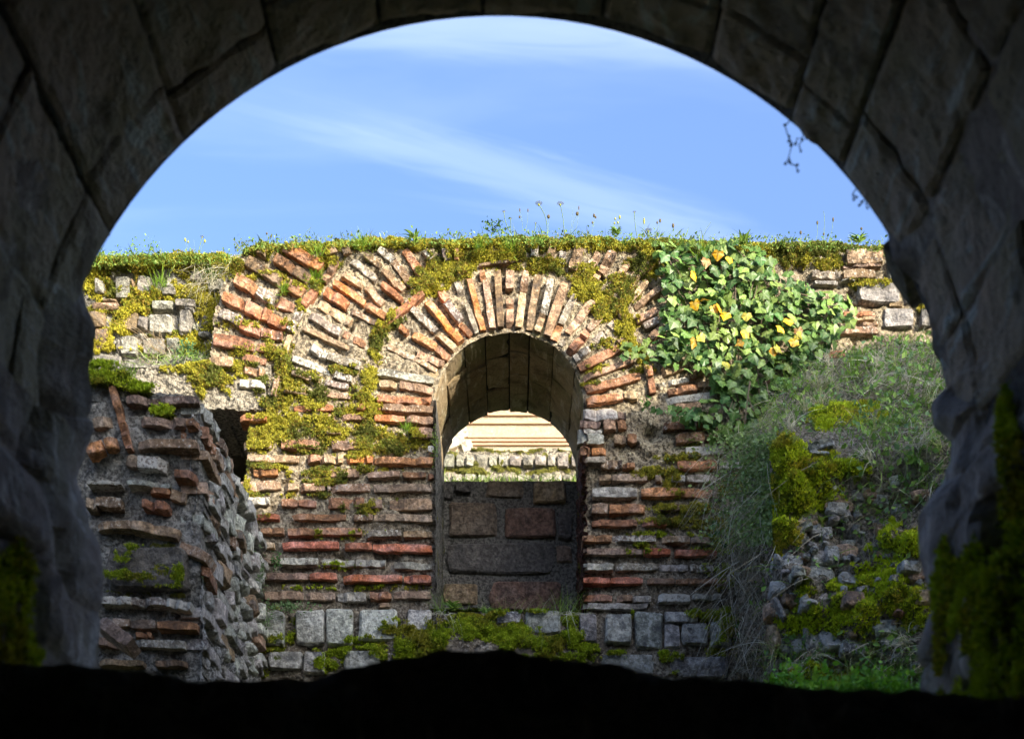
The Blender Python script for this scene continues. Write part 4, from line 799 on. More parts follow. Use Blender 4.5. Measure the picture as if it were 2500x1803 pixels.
# turf on the wall tops
def top_turf(name, x0, x1, prf, d0, d1, n, lab, hl=(.015, .045)):
    gx = RNG.uniform(x0, x1, n); gd = RNG.uniform(d0, d1, n); clump = np.clip(fbm(np.stack([gx / 18, gd * 9, gx * 0], -1), 3, 44) * 1.6 + .55, 0, 1.4)
    z = (HOR - (interp(gx, prf) + 3)) / FOC * d0; pp = np.stack([(gx - CX) / FOC * gd, gd, z], -1)
    fr = RNG.random(n) < .25; pp[fr, 1] = d0 - .03; pp[fr, 2] -= RNG.uniform(0, .06, fr.sum())
    L = RNG.uniform(hl[0], hl[1], n) * (.1 + clump ** 2)
    a = blades(pp, unit(RNG.normal(size=(n, 3)) * .45 + np.array([0, -.3, .8])), L, RNG.uniform(.003, .006, n), np.stack([RNG.normal(size=n) * .4, -RNG.random(n) * .4, -RNG.uniform(0, .5, n)], -1), pal(n, [(.18, .27, .035), (.13, .21, .03), (.26, .33, .05), (.30, .30, .06)]))
    m = n // 2; k = RNG.integers(0, n, m); q = pp[k] + np.stack([RNG.normal(size=m) * .01, RNG.normal(size=m) * .01, RNG.uniform(0, .035, m) * clump[k]], -1)
    b = leaflets(q, RNG.uniform(.010, .022, m), pal(m, [(.14, .24, .04), (.10, .18, .03), (.22, .30, .06)]), np.array([0, -.7, .6]))
    grass_obj(name, [a, b], lab)
top_turf('grass', 600, 2330, TOP, 7.60, 8.1, 7500, 'low grass and weeds along the top of the arched wall')
top_turf('grass', 150, 585, [(150, 630), (585, 624)], 7.84, 8.3, 3800, 'bright grass and clover along the top of the rubble wall', (.02, .055))
# tufts of needle-leaved plants in the joints
k_ = 0
for (X, Y, s, d, lab) in ((389, 690, 34, DR - .05, 'yellow green needle plant low on the rubble wall beside two upright stones'), (512, 672, 30, DR - .05, 'darker needle plant under the top of the rubble wall near the brick arch'),
        (775, 612, 24, D0 - .02, 'needle plant beside the large orange brick at the top left of the arch'), (771, 672, 20, D0 - .02, 'needle plant below the orange brick where two brick rings meet'),
        (693, 703, 18, D0 - .02, 'small needle plant between the dark bricks of the outer ring'), (885, 590, 30, D0 - .03, 'needle plant on the wall top above the left of the arch'),
        (992, 1045, 20, D0 - .02, 'small needle plant in the mossy joints left of the window'), (1170, 598, 22, D0 - .04, 'needle plant in the moss above the crown of the arch'),
        (1245, 600, 24, D0 - .04, 'needle plant right of the crown in thick moss'), (1710, 612, 36, D0 - .06, 'needle plant among the highest ivy leaves')):
    n = 70; c = np.array(P(X, Y, d)); sz = s / FOC * d; r0 = RNG.normal(size=(n, 3)) * sz * .3; r0[:, 1] *= .3
    dd = unit(r0 * 2 / sz * .4 + np.array([0, -.45, .55]) + RNG.normal(size=(n, 3)) * .3)
    v, f, cc = blades(c + r0 - np.array([0, 0, sz * .3]), dd, RNG.uniform(.6, 1.1, n) * sz, np.full(n, .0032), np.stack([RNG.normal(size=n) * .2, RNG.normal(size=n) * .1, RNG.uniform(-.1, .3, n)], -1), pal(n, [(.16, .27, .02), (.22, .33, .03), (.12, .21, .02)] if k_ != 1 else [(.10, .17, .03), (.07, .13, .02)]))
    o = mesh_np('needle_plant', v, f, M_GRASS, None, col=cc); tag(o, lab, 'plant', 'needle leaved plants in the wall joints'); k_ += 1
# rosette plants on the skyline (leafy) and herbs
for (X, Y, s, d, lab, ups) in ((1815, 578, 34, 7.62, 'leafy rosette plant standing on the wall top above the ivy', 1), (2095, 578, 26, 7.60, 'leafy rosette plant on the wall top near the right stones', 1), (1010, 572, 30, 7.62, 'pointed leafy plant on the wall top left of the crown', 1), (1505, 560, 22, 7.62, 'slender leafy plant on the wall top right of the crown', 1),
        (1105, 1470, 26, 7.5, 'spurge like green shoots at the foot of the blocked window', 1), (1185, 1485, 20, 7.5, 'broad leafed weed on the window sill', 1), (1270, 1490, 12, 7.5, 'single small weed in the middle of the window sill', 1)):
    n = 26; c = np.array(P(X, Y + s * .35, d)); sz = s / FOC * d; an = RNG.uniform(0, 6.28, n); dd = unit(np.stack([np.cos(an) * .8, np.sin(an) * .5 - .1, RNG.uniform(.3, 1.2, n)], -1))
    v, f, cc = blades(np.repeat(c[None], n, 0) + RNG.normal(size=(n, 3)) * sz * .15, dd, RNG.uniform(.6, 1.05, n) * sz, np.full(n, sz * .22), np.stack([np.cos(an) * .2, RNG.normal(size=n) * .1, -RNG.uniform(.1, .5, n)], -1), pal(n, [(.14, .25, .03), (.20, .30, .04), (.10, .18, .03)]), seg=4)
    o = mesh_np('leafy_plant', v, f, M_GRASS, None, col=cc); tag(o, lab, 'plant', 'leafy plants on the wall top and window sill')
# clover sprigs over the left wall, small ferns low left
for (X, Y, w, h, d, n, lab, cols) in ((330, 612, 26, 34, 7.86, 90, 'tall clover sprig against the sky at the left end of the rubble wall', [(.12, .24, .03), (.18, .3, .05)]), (300, 628, 60, 18, 7.86, 200, 'low clover mat at the left end of the rubble wall top', [(.14, .26, .04), (.22, .34, .06)]),
        (372, 606, 16, 30, 7.86, 60, 'upright clover sprig in the middle of the rubble wall top', [(.12, .24, .03)]), (1205, 552, 26, 16, 7.64, 120, 'dark leafed herb on the wall top left of the two tall flowers', [(.05, .11, .02), (.08, .15, .03)]), (1310, 585, 36, 18, 7.58, 110, 'round leafed herb on the wall top below the tall flowers', [(.14, .25, .04), (.2, .3, .05)]),
        (455, 850, 30, 22, DR - .08, 110, 'blue green fern like herb at the foot of the rubble wall', [(.07, .15, .06), (.1, .2, .07)]), (640, 1500, 30, 40, 7.56, 220, 'small pale leafed creeper at the bottom left corner of the arched wall', [(.12, .2, .07), (.16, .25, .1)]), (700, 1480, 60, 12, 7.58, 180, 'creeping herb along the top of the lowest stone course', [(.12, .2, .07), (.16, .25, .1)]),
        (637, 1400, 10, 46, 7.5, 120, 'narrow trail of pale leaves down the corner beside the rough flank', [(.13, .2, .08)]), (675, 1370, 16, 26, 7.58, 70, 'small herb on the dark brick course left of the window', [(.06, .13, .03)]), (1575, 985, 16, 16, 7.56, 40, 'small green sprig under the right brick ring', [(.1, .22, .03)]), (1062, 1080, 12, 40, 7.55, 90, 'thin sprig hanging down the left edge of the window arch', [(.2, .28, .04), (.14, .2, .04)])):
    c = np.array(P(X, Y, d)); s = d / FOC; q = c + np.stack([RNG.normal(size=n) * w * s * .5, RNG.normal(size=n) * .015, RNG.normal(size=n) * h * s * .5], -1)
    v, f, cc = leaflets(q, RNG.uniform(.007, .018, n) * (1.2 if h < 30 else 1), pal(n, cols), np.array([0, -.8, .5]))
    m = max(6, n // 12); bb = blades(c + np.stack([RNG.normal(size=m) * w * s * .4, RNG.normal(size=m) * .01, np.full(m, -h * s * .7)], -1), unit(np.stack([RNG.normal(size=m) * .3, RNG.normal(size=m) * .1, np.ones(m)], -1)), np.full(m, h * s * 1.3), np.full(m, .002), np.zeros((m, 3)), pal(m, [(.12, .2, .05)]))
    V, F, C = join([(v, f, cc), bb]); o = mesh_np('herb', V, F, M_GRASS, None, col=C); tag(o, lab, 'herb', kind='stuff')
# grasses at the window sill
n = 110; gx = np.concatenate([RNG.normal(1075, 12, 40), RNG.normal(1385, 22, 70)]); hp = Pa(gx, np.full(n, 1500.0), 7.50)
up_ = RNG.random(n) < .45
s1 = blades(hp, unit(np.stack([RNG.normal(size=n) * .45, -RNG.random(n) * .5, np.where(up_, 1, .25)], -1)), RNG.uniform(.08, .22, n), np.full(n, .0024), np.stack([RNG.normal(size=n) * .25, -RNG.random(n) * .3, np.where(up_, -.25, -1.5)], -1), np.where(up_[:, None], pal(n, GREEN[:3]), pal(n, DRY[:3])), seg=6)
n = 70; gx = RNG.uniform(1085, 1400, n); s2 = blades(Pa(gx, np.full(n, 1490.0), 7.56), unit(np.stack([RNG.normal(size=n) * .5, RNG.normal(size=n) * .2, np.ones(n)], -1)), RNG.uniform(.03, .16, n), np.full(n, .0017), np.stack([RNG.normal(size=n) * .6, RNG.normal(size=n) * .1, -RNG.random(n) * .3], -1), pal(n, GREEN[:3] + DRY[:2]), seg=5)
grass_obj('grass', [s1, s2], 'thin grasses standing and hanging at the window sill')
# dead stems on the rubble wall
n = 60; c = Pa(RNG.normal(385, 26, n), RNG.normal(860, 18, n), DR - .10)
s3 = blades(c, unit(np.stack([RNG.normal(size=n) * .7 - .3, -RNG.random(n) * .4, RNG.uniform(.1, 1, n)], -1)), RNG.uniform(.06, .2, n), np.full(n, .0022), np.stack([RNG.normal(size=n) * .3, RNG.normal(size=n) * .1, -RNG.random(n) * .3], -1), pal(n, [(.45, .33, .18), (.36, .26, .14)]), seg=4)
o = grass_obj('dry_plant', [s3], 'dead straw coloured stems spread over the rubble wall', 'plant', None)
n = 160; c = Pa(RNG.uniform(470, 560, n), RNG.uniform(640, 700, n), DR - .08)
s4 = blades(c, unit(np.stack([RNG.normal(size=n) * .6 - .5, -RNG.random(n) * .3, RNG.normal(size=n) * .6 - .3], -1)), RNG.uniform(.05, .18, n), np.full(n, .0016), np.stack([RNG.normal(size=n) * .3, RNG.normal(size=n) * .1, -RNG.random(n) * .8], -1), pal(n, DRY[:2] + [(.1, .12, .04)]), seg=4)
n = 260; c = Pa(RNG.uniform(330, 560, n), np.interp(RNG.random(n), [0, 1], [868, 892]), DR - .14)
s5 = blades(c, unit(np.stack([RNG.normal(size=n) * .8, -RNG.random(n) * .3, RNG.uniform(.2, 1, n)], -1)), RNG.uniform(.03, .1, n), np.full(n, .0022), np.stack([RNG.normal(size=n) * .4, RNG.normal(size=n) * .1, -RNG.random(n) * .5], -1), pal(n, GREEN + DRY[:1]), seg=3)
grass_obj('grass', [s4, s5], 'thin grass hanging at the arch edge and on the lintel')
# bright blurred grass at the left pier top
n = 260; c = Pa(RNG.uniform(215, 330, n), RNG.uniform(905, 935, n), 6.1)
grass_obj('grass', [blades(c, unit(np.stack([RNG.normal(size=n) * .6, -RNG.random(n) * .3, RNG.uniform(.5, 1, n)], -1)), RNG.uniform(.02, .08, n), np.full(n, .005), np.stack([RNG.normal(size=n) * .4, RNG.normal(size=n) * .1, -RNG.random(n) * .5], -1), pal(n, [(.25, .36, .05), (.35, .42, .09)]))], 'bright grass tuft on top of the broken pier')

# ------------------------------------------------------------------ flowers and seed heads against the sky: each a thing
M_YEL, nty, by_ = newmat('yellow_petal'); by_.inputs['Base Color'].default_value = (.75, .55, .01, 1)
M_STEM, _, bs_ = newmat('green_stem'); bs_.inputs['Base Color'].default_value = (.12, .18, .06, 1)
M_SEED, _, bs2 = newmat('seed_head'); bs2.inputs['Base Color'].default_value = (.10, .08, .04, 1)
M_BUD, _, bs3 = newmat('green_bud'); bs3.inputs['Base Color'].default_value = (.25, .27, .06, 1)
def tube(pts, rad, n=5):
    pts = [Vector(p) for p in pts]; V = []; F = []
    for i, p in enumerate(pts):
        t = (pts[min(i + 1, len(pts) - 1)] - pts[max(i - 1, 0)]).normalized(); a = t.orthogonal().normalized(); b = t.cross(a); r = rad if not hasattr(rad, '__len__') else rad[i]
        for k in range(n): V.append(p + (a * math.cos(2 * math.pi * k / n) + b * math.sin(2 * math.pi * k / n)) * r)
    for i in range(len(pts) - 1):
        for k in range(n): F.append((i * n + k, i * n + (k + 1) % n, (i + 1) * n + (k + 1) % n, (i + 1) * n + k))
    return np.array([tuple(v) for v in V]), np.array(F)
def curve(a, b, bow, k=9):
    a = Vector(a); b = Vector(b); side = Vector((b.z - a.z, 0, -(b.x - a.x)))
    return [a.lerp(b, i / (k - 1)) + side * bow * math.sin(math.pi * i / (k - 1)) for i in range(k)]
def blob(c, rx, rz, n=8, m=5):
    V = []; F = []
    for j in range(m):
        ph = math.pi * j / (m - 1)
        for i in range(n): V.append((c[0] + rx * math.sin(ph) * math.cos(6.2832 * i / n), c[1] + rx * math.sin(ph) * math.sin(6.2832 * i / n), c[2] + rz * math.cos(ph)))
    for j in range(m - 1):
        for i in range(n): F.append((j * n + i, j * n + (i + 1) % n, (j + 1) * n + (i + 1) % n, (j + 1) * n + i))
    return np.array(V), np.array(F)
def flower(head, root, d, r, label, bow=.06):
    H = P(head[0], head[1], d); R_ = P(root[0], root[1] + 8, d); t = thing('yellow_flower', label, 'flower', 'yellow flowers on the wall tops', loc=R_)
    loc = Vector(R_); H = Vector(H) - loc
    v, f = tube(curve((0, 0, 0), H, bow), .0021); mesh_np('stem', v, f, M_STEM, t)
    rr = r / FOC * d; V = []; F = []
    for k in range(18):
        a = 6.2832 * k / 18; e = rr * random.uniform(.85, 1.05); w = .16
        for rad, an, z in ((rr * .15, a - w * .6, 0), (rr * .15, a + w * .6, 0), (e, a + w * .55, rr * .28), (e, a - w * .55, rr * .28)):
            V.append((H.x + rad * math.cos(an), H.y + rad * math.sin(an), H.z + z))
        F.append((4 * k, 4 * k + 1, 4 * k + 2, 4 * k + 3))
    mesh_np('petals', V, np.array(F), M_YEL, t)
    v, f = blob((H.x, H.y, H.z - rr * .12), rr * .3, rr * .32); mesh_np('flower_base', v, f, M_BUD, t)
def stalk(head, root, d, label, rx=3, rz=5, bow=.04, seed=True, mat=None, sides=()):
    R_ = P(root[0], root[1] + 8, d); t = thing('seed_stalk', label, 'stalk', 'seed stalks on the wall tops', loc=R_); loc = Vector(R_); H = Vector(P(head[0], head[1], d)) - loc
    v, f = tube(curve((0, 0, 0), H, bow), .0014, 4); mesh_np('stem', v, f, M_STEM, t)
    if seed: v, f = blob(H, rx / FOC * d, rz / FOC * d); mesh_np('seed_head', v, f, mat or M_SEED, t)
    for (sx, sy) in sides:
        q = Vector(P(sx, sy, d)) - loc; v, f = tube(curve(H * .45, q, .05, 5), .001, 4); mesh_np('stem', v, f, M_STEM, t); v, f = blob(q, 2.4 / FOC * d, 3.4 / FOC * d); mesh_np('seed_head', v, f, mat or M_SEED, t)
def c1(x, y): return (1150 + x / 3.78, 480 + y / 3.78)
def c3(x, y): return (1700 + x / 4.536, 480 + y / 4.536)
def c4(x, y): return (200 + x / 4.05, 540 + y / 4.05)
flower(c1(625, 72), c1(700, 330), 7.62, 9.5, 'tall yellow flower on a bowed stem, left of the tallest pair on the wall top', .10)
flower(c1(823, 72), c1(860, 320), 7.62, 9, 'tall yellow flower on a straight stem, right of the tallest pair on the wall top', .03)
flower(c1(597, 248), c1(578, 322), 7.6, 4, 'tiny orange yellow flower low beside the bowed tall flower', .02)
flower(c1(1637, 318), c1(1637, 350), 7.56, 9, 'short yellow flower close to the turf right of the tall pair', .0)
flower(c1(303, 140), c1(362, 300), 7.62, 5, 'small yellow flower leftmost of the group above the arch crown', -.06)
flower(c1(365, 206), c1(365, 300), 7.62, 4, 'small yellow flower just right of and below the leftmost one', .02)
flower(c1(1508, 145), c1(1530, 332), 7.62, 4.5, 'small forked yellow flower standing right of the leafy stalk', -.02)
flower(c4(1190, 158), c4(1145, 362), 7.88, 5.5, 'yellow flower on the rubble wall top at the left', -.03)
for h, r_, lab, kw in ((c1(715, 185), c1(705, 330), 'brown seed stalk between the two tall yellow flowers', dict(rx=4, rz=5)), (c1(980, 158), c1(928, 315), 'bent brown seed stalk right of the second tall flower', dict(rx=4, rz=5, bow=-.06)),
        (c1(1135, 175), c1(1108, 330), 'faint stalk with a drooping green bud right of the bent stalk', dict(sides=(c1(1120, 240), c1(1150, 190)))), (c1(1372, 190), c1(1352, 335), 'leafy budding stalk with several heads right of centre', dict(mat=M_BUD, sides=(c1(1330, 205), c1(1355, 240), c1(1323, 245)))),
        (c1(1597, 225), c1(1572, 335), 'pale catkin like stalk beside the short yellow flower', dict(mat=M_BUD, rx=2.6, rz=9)), (c1(1745, 222), c1(1688, 342), 'dark budded stalk left of the ivy', dict(sides=(c1(1718, 240),))), (c1(1865, 268), c1(1862, 345), 'single dark seed head on a short stalk above the first ivy leaves', dict(rx=3.4, rz=6)),
        (c1(525, 128), c1(498, 300), 'thin pale grass stalk left of the bowed flower', dict(rx=1.6, rz=5)), (c1(450, 125), c1(475, 290), 'thin upright stalk with a small bud above the crown', dict(rx=1.6, rz=5, sides=(c1(448, 188),))), (c1(935, 122), c1(908, 320), 'tall bare grass stalk right of the second tall flower', dict(seed=False)), (c1(995, 105), c1(958, 300), 'tall thin grass stalk crossing the bent seed stalk', dict(rx=1.5, rz=6)),
        (c1(2212, 240), c1(2135, 382), 'bare curved dark stem left of the rosette plant', dict(seed=False, bow=-.08)), (c3(1155, 398), c3(1160, 480), 'short seed stalk right of the rosette plant', dict()), (c3(1340, 290), c3(1325, 460), 'left one of three upright stalks above the right wall top', dict(rx=2.6, rz=5)),
        (c3(1410, 160), c3(1408, 460), 'tallest bare stalk of three above the right wall top', dict(seed=False, sides=(c3(1410, 415),))), (c3(1515, 255), c3(1462, 475), 'right leaning one of three stalks above the right wall top', dict(rx=2.4, rz=6)), (c3(1828, 355), c3(1815, 440), 'dark round bud above the right rosette plant', dict(rx=3, rz=3.4)),
        (c4(1022, 185), c4(1032, 372), 'tall green budded stalk on the rubble wall top', dict(mat=M_BUD, rx=3, rz=5, sides=(c4(1050, 205),))), (c4(1215, 195), c4(1152, 345), 'pale bud stalk leaning right beside the left yellow flower', dict(mat=M_BUD, rx=3, rz=5, bow=-.04)), (c4(1106, 185), c4(1100, 350), 'very thin bare stalk left of the left yellow flower', dict(seed=False)),
        (c4(1583, 215), c4(1595, 302), 'single dark seed head on the sloping shoulder of the arch', dict(rx=2.6, rz=2.8)), (c4(1828, 122), c4(1850, 190), 'left dark seed head of the pair on the arch shoulder', dict(rx=2.6, rz=3)), (c4(1870, 150), c4(1876, 190), 'right lower dark seed head of the pair on the arch shoulder', dict(rx=2.6, rz=3)), (c4(2268, 60), c4(2150, 187), 'bare dark stem leaning right above the big orange brick', dict(seed=False, bow=-.05)),
        (c4(953, 300), c4(955, 400), 'small dark umbel skeleton on the rubble wall top', dict(seed=False, sides=tuple(c4(x, y) for x, y in ((905, 318), (918, 300), (935, 293), (953, 290), (972, 293), (990, 302), (1003, 320)))))):
    stalk(h, r_, 7.64 if h[0] > 600 else 7.9, lab, **kw)

# ------------------------------------------------------------------ ivy
def ivy_mesh(v):
    r = random.Random(v); half = [(0, .22), (.17, .38), (.38, .33), (.39, .17), (.54, .0), (.36, -.14), (.20, -.36), (0, -.60)]
    half = [(x * r.uniform(.9, 1.12), z * r.uniform(.9, 1.1)) for x, z in half]; tipv = [.25, .5, .75, .1, .8, .15, .3, .85]
    o = half + [(-x * r.uniform(.88, 1.1), z) for x, z in half[1:-1][::-1]]; tv = tipv + tipv[1:-1][::-1]
    V = [(0, 0, .08)] + [(x, abs(x) * r.uniform(.1, .35) + (z < -.3) * .10 * r.random() - .04, z) for x, z in o]; n = len(o)
    F = [(0, 1 + (i + 1) % n, 1 + i) for i in range(n)]
    me = bpy.data.meshes.new('leaf'); me.from_pydata(V, [], F); me.update(); a = me.attributes.new('vein', 'FLOAT', 'POINT'); a.data.foreach_set('value', np.array([1.0] + [t * .9 for t in tv], np.float32)); me.materials.append(M_LEAF)
    return me
IV = [ivy_mesh(i) for i in range(8)]
ivy = thing('ivy_plant', 'green and yellow ivy hanging over the right shoulder of the brick arch', 'ivy')
POLY = [(1605, 600), (1650, 585), (1700, 606), (1800, 592), (1850, 605), (1880, 650), (1930, 680), (1975, 705), (2040, 720), (2085, 745), (2075, 785), (2040, 805), (2030, 850), (1985, 870), (1955, 925), (1900, 960), (1862, 1000), (1850, 1060), (1790, 1088), (1750, 1060), (1705, 1030), (1650, 1025), (1640, 1005), (1730, 985), (1740, 930), (1700, 890), (1640, 880), (1570, 868), (1515, 872), (1515, 855), (1580, 845), (1625, 820), (1615, 760), (1622, 690)]
def inpoly(x, y, Q=POLY):
    c = False; j = len(Q) - 1
    for i in range(len(Q)):
        if (Q[i][1] > y) != (Q[j][1] > y) and x < (Q[j][0] - Q[i][0]) * (y - Q[i][1]) / (Q[j][1] - Q[i][1]) + Q[i][0]: c = not c
        j = i
    return c
YL = [(555, 330), (630, 365), (475, 380), (395, 470), (460, 630), (565, 690), (605, 735), (400, 662), (745, 740), (440, 880), (395, 915), (735, 860), (700, 915), (1025, 775), (970, 825), (1090, 840), (1060, 915), (950, 955), (610, 1060), (925, 975), (1085, 870), (530, 690)]
IVP = [(1550 + x / 2.726, 500 + y / 2.726, random.uniform(22, 30), 'y') for x, y in YL ]
tries = 0
random.seed(5)
while len(IVP) < 800 and tries < 60000:
    tries += 1; x = random.uniform(1500, 2090); y = random.uniform(585, 1092)
    if not inpoly(x + random.gauss(0, 9), y + random.gauss(0, 9)): continue
    mind = 13.5 if len(IVP) < 330 else 7
    if all((x - a) ** 2 + (y - b) ** 2 > mind ** 2 for a, b, *_ in IVP):
        tail = x < 1620 or y > 960; s = random.uniform(18, 26) if x < 1620 else random.uniform(18, 34)
        if tail and random.random() < .35: continue
        r = random.random(); c = 'l' if r < .30 else ('m' if r < .66 else 'd')
        if y > 930 and c == 'l': c = 'm'  # no glare-pale leaves low down
        IVP.append((x, y, s, c))
for (X, Y, s) in [(1582, 985, 16), (1596, 1000, 20), (1610, 1003, 20), (1628, 1006, 22), (1645, 1008, 20), (1663, 1010, 20), (1680, 1012, 24), (1700, 1018, 24), (1740, 1285, 18), (1752, 1300, 20), (1736, 1305, 16), (1760, 1320, 18), (1775, 1310, 18), (1745, 1275, 14), (1770, 1330, 16), (1800, 1525, 16), (1812, 1530, 18), (1805, 1548, 18), (1818, 1548, 14), (1795, 1560, 14)]:
    IVP.append((X, Y, s, 'd'))
IC = dict(y=(.62, .33, .01), l=(.21, .30, .06), m=(.10, .18, .035), d=(.05, .12, .025))  # l: pale colour stands for sun glare on the leaves
order = sorted(range(len(IVP)), key=lambda i: -IVP[i][2] + (0 if i < 330 or i >= 800 else 12))
extra = []
for rank, i in enumerate(order):
    X, Y, s, c = IVP[i]; d = 7.66 - .035 - random.uniform(0, .055) - (.02 if s > 26 else 0); 
    if c == 'y': d = 7.66 - .11
    if i >= 330 and i < 800: d = 7.66 - random.uniform(.02, .05)
    sc_ = s / FOC * d * 0.98
    yaw = random.gauss(.2, .42); pit = random.gauss(.25, .32); rol = random.gauss(0, .55)
    m = Matrix.Translation(P(X, Y, d)) @ Matrix.Rotation(yaw, 4, 'Z') @ Matrix.Rotation(-pit, 4, 'X') @ Matrix.Rotation(rol, 4, 'Y') @ Matrix.Diagonal((sc_, sc_, sc_, 1))
    base = IC[c] if c != 'y' or random.random() < .6 else random.choice([(.30, .13, .03), (.50, .42, .05), (.45, .24, .02)]); f = random.uniform(.75, 1.25); cc = (base[0] * f, base[1] * f * random.uniform(.92, 1.08), base[2] * f, 1)
    if rank < 298:
        o = bpy.data.objects.new('leaf', IV[i % 8]); COL.objects.link(o); o.matrix_world = m; o.parent = ivy; o.color = cc
    else: extra.append((m, IV[i % 8], cc))
V = []; F = []; n = 0; vein = []; cl = []
for m, me, cc in extra:
    vs = [m @ v.co for v in me.vertices]; V += [tuple(v) for v in vs]; F += [tuple(n + k for k in p.vertices) for p in me.polygons]; n += len(vs); cl += [cc[:3]] * len(vs)
o = mesh_np('leaves', V, np.array(F), M_GRASS, ivy, col=np.array(cl)); o['kind'] = 'stuff'
VS, FS = [], []; n = 0
for k in range(34):
    x0, y0 = random.choice([(1700, 610), (1790, 600), (1850, 640), (1640, 640), (1760, 640)]); x1, y1 = random.choice(IVP)[:2]
    v, f = tube([P(x0 + (x1 - x0) * t + random.uniform(-8, 8), y0 + (y1 - y0) * t + random.uniform(-8, 8), 7.66 - .03 - .03 * math.sin(t * 9 + k)) for t in np.linspace(0, 1, 9)], .0022, 4); VS.append(v); FS.append(f + n); n += len(v)
M_TWIG, _, bt_ = newmat('twig'); bt_.inputs['Base Color'].default_value = (.16, .12, .08, 1)
o = mesh_np('stems', np.concatenate(VS), np.concatenate(FS), M_TWIG, ivy); o['kind'] = 'stuff'
# dangling dry twigs near the ivy
t = thing('dry_twig', 'forked pale twig hanging down below the ivy', 'twig')
for a in ([(1830, 930), (1826, 965), (1822, 1000), (1818, 1035)], [(1826, 965), (1834, 990), (1842, 1005)], [(1832, 932), (1828, 955)], [(1870, 930), (1880, 975), (1878, 1020)]):
    v, f = tube([P(x, y, 7.35) for x, y in a], .003, 5); mesh_np('stem', v, f, M_TWIG, t)

# ------------------------------------------------------------------ beyond the window: sunlit rubble wall, grass, banded wall
low = thing('far_rubble_wall', 'low sunlit rubble wall with moss seen through the window', 'wall'); DF = 10.5
def far_rel(px, py, W3): return fbm(W3 * 5, 4, 121) * .05
relief_grid('mortar', 960, 1540, 1096, 1200, 5, DF, lambda x, y: y > 1099 + fbm(np.stack([x / 14, x * 0, x * 0], -1), 2, 3) * 4, far_rel, M_CONC, low, .5, np.array([(x, 1150 + 6 * math.sin(x), 34, 9, 1.1) for x in range(960, 1540, 36)] + [(x, 1100, 30, 8, .8) for x in range(960, 1540, 50)] + [(1225, 1130, 10, 24, .9), (1160, 1135, 12, 10, .8), (1100, 1110, 20, 12, .9), (1330, 1120, 14, 20, .9), (1395, 1130, 14, 16, 1.0)]))
x = 970
while x < 1530:
    w = random.uniform(18, 34); place(random.choice(ST), 'stone', P(x, 1122, DF - .05), P(x + w, 1122, DF - .05), random.uniform(26, 34) / FOC * DF, .2, (0, -1, 0), (.27, .24, .18, .3), low); x += w + random.uniform(2, 6)
x = 965
while x < 1530:
    w = random.uniform(16, 30); place(random.choice(ST), 'stone', P(x, 1164, DF - .05), P(x + w, 1164, DF - .05), random.uniform(14, 22) / FOC * DF, .2, (0, -1, 0), (.30, .26, .19, .3), low); x += w + random.uniform(3, 9)
n = 500; gx = RNG.uniform(1000, 1480, n); s6 = blades(Pa(gx, RNG.uniform(1172, 1182, n), 9.6), unit(np.stack([RNG.normal(size=n) * .5, RNG.normal(size=n) * .2, np.ones(n)], -1)), RNG.uniform(.02, .12, n) ** 1.0 * (RNG.random(n) ** 1.5 + .2), np.full(n, .006), np.stack([RNG.normal(size=n) * .4, RNG.normal(size=n) * .1, -RNG.random(n) * .3], -1), pal(n, [(.16, .24, .04), (.24, .32, .06), (.1, .16, .03)]))
grass_obj('grass', [s6], 'grass blades just behind the blocking wall of the window')
bw = thing('banded_wall', 'distant cream wall with salmon brick bands seen through the window', 'wall'); DW = 16.0
M_CREAM = mortar_mat('cream_plaster', (.50, .40, .28), (.44, .34, .24), (.38, .28, .19), peb=(.5, .42, .33))
M_SALM, nts, bsm = newmat('salmon_band'); pn = pos(nts); nts.links.new(mixc(nts, ramp(nts, noise(nts, pn, 4, 4), .35, .65), (.46, .27, .17), (.50, .31, .20)), bsm.inputs['Base Color'])
def zf(py): return (HOR - py) / FOC * DW
box('plaster', -5, 5, DW, DW + .6, 3.5, zf(985), M_CREAM, bw)
for a, b in ((990, 998), (1012, 1016), (1030, 1036), (1066, 1070), (1074, 1079), (1084, 1088)):
    box('brick_band', -5.02, 5.02, DW - .03, DW + .3, zf(b), zf(a), M_SALM, bw)
n_ = 0
for X, Y in ((1100, 1085), (1120, 1075), (1140, 1092), (1128, 1058)):
    place(ST[n_], 'pale_stone', P(X - 12, Y, DW - .06), P(X + 14, Y - 8, DW - .06), .13, .2, (0, -1, 0), (.55, .47, .36, .1), bw); n_ += 1

# ------------------------------------------------------------------ ground
M_GROUND = M_EARTH
def sheet(name, quads, mat):
    V = []; F = []
    for q in quads: F.append(tuple(range(len(V), len(V) + 4))); V += q
    return struct(mesh_np(name, V, np.array(F), mat, attrs={'moss': np.full(len(V), .5), 'weather_shade': np.zeros(len(V))}))
def qd(x0, x1, y0, y1, z0, z1=None): z1 = z0 if z1 is None else z1; return [(x0, y0, z0), (x1, y0, z0), (x1, y1, z1), (x0, y1, z1)]
M_MEADOW, ntm, bmm = newmat('meadow'); pm_ = pos(ntm); ntm.links.new(mixc(ntm, ramp(ntm, noise(ntm, pm_, 3, 8), .35, .65), (.07, .10, .02), (.14, .17, .04)), bmm.inputs['Base Color']); bump(ntm, bmm, [(noise(ntm, pm_, 30, 6), 1)], .04)
sheet('courtyard_ground', [qd(-12, 12, 3.4, 8.0, .55)], mortar_mat('pale_bounce_ground', (0.55, 0.50, 0.42), (0.45, 0.41, 0.34), (0.2, 0.18, 0.15), peb=(.6, .57, .5)))  # unseen ground made pale to bounce light up the shaded walls
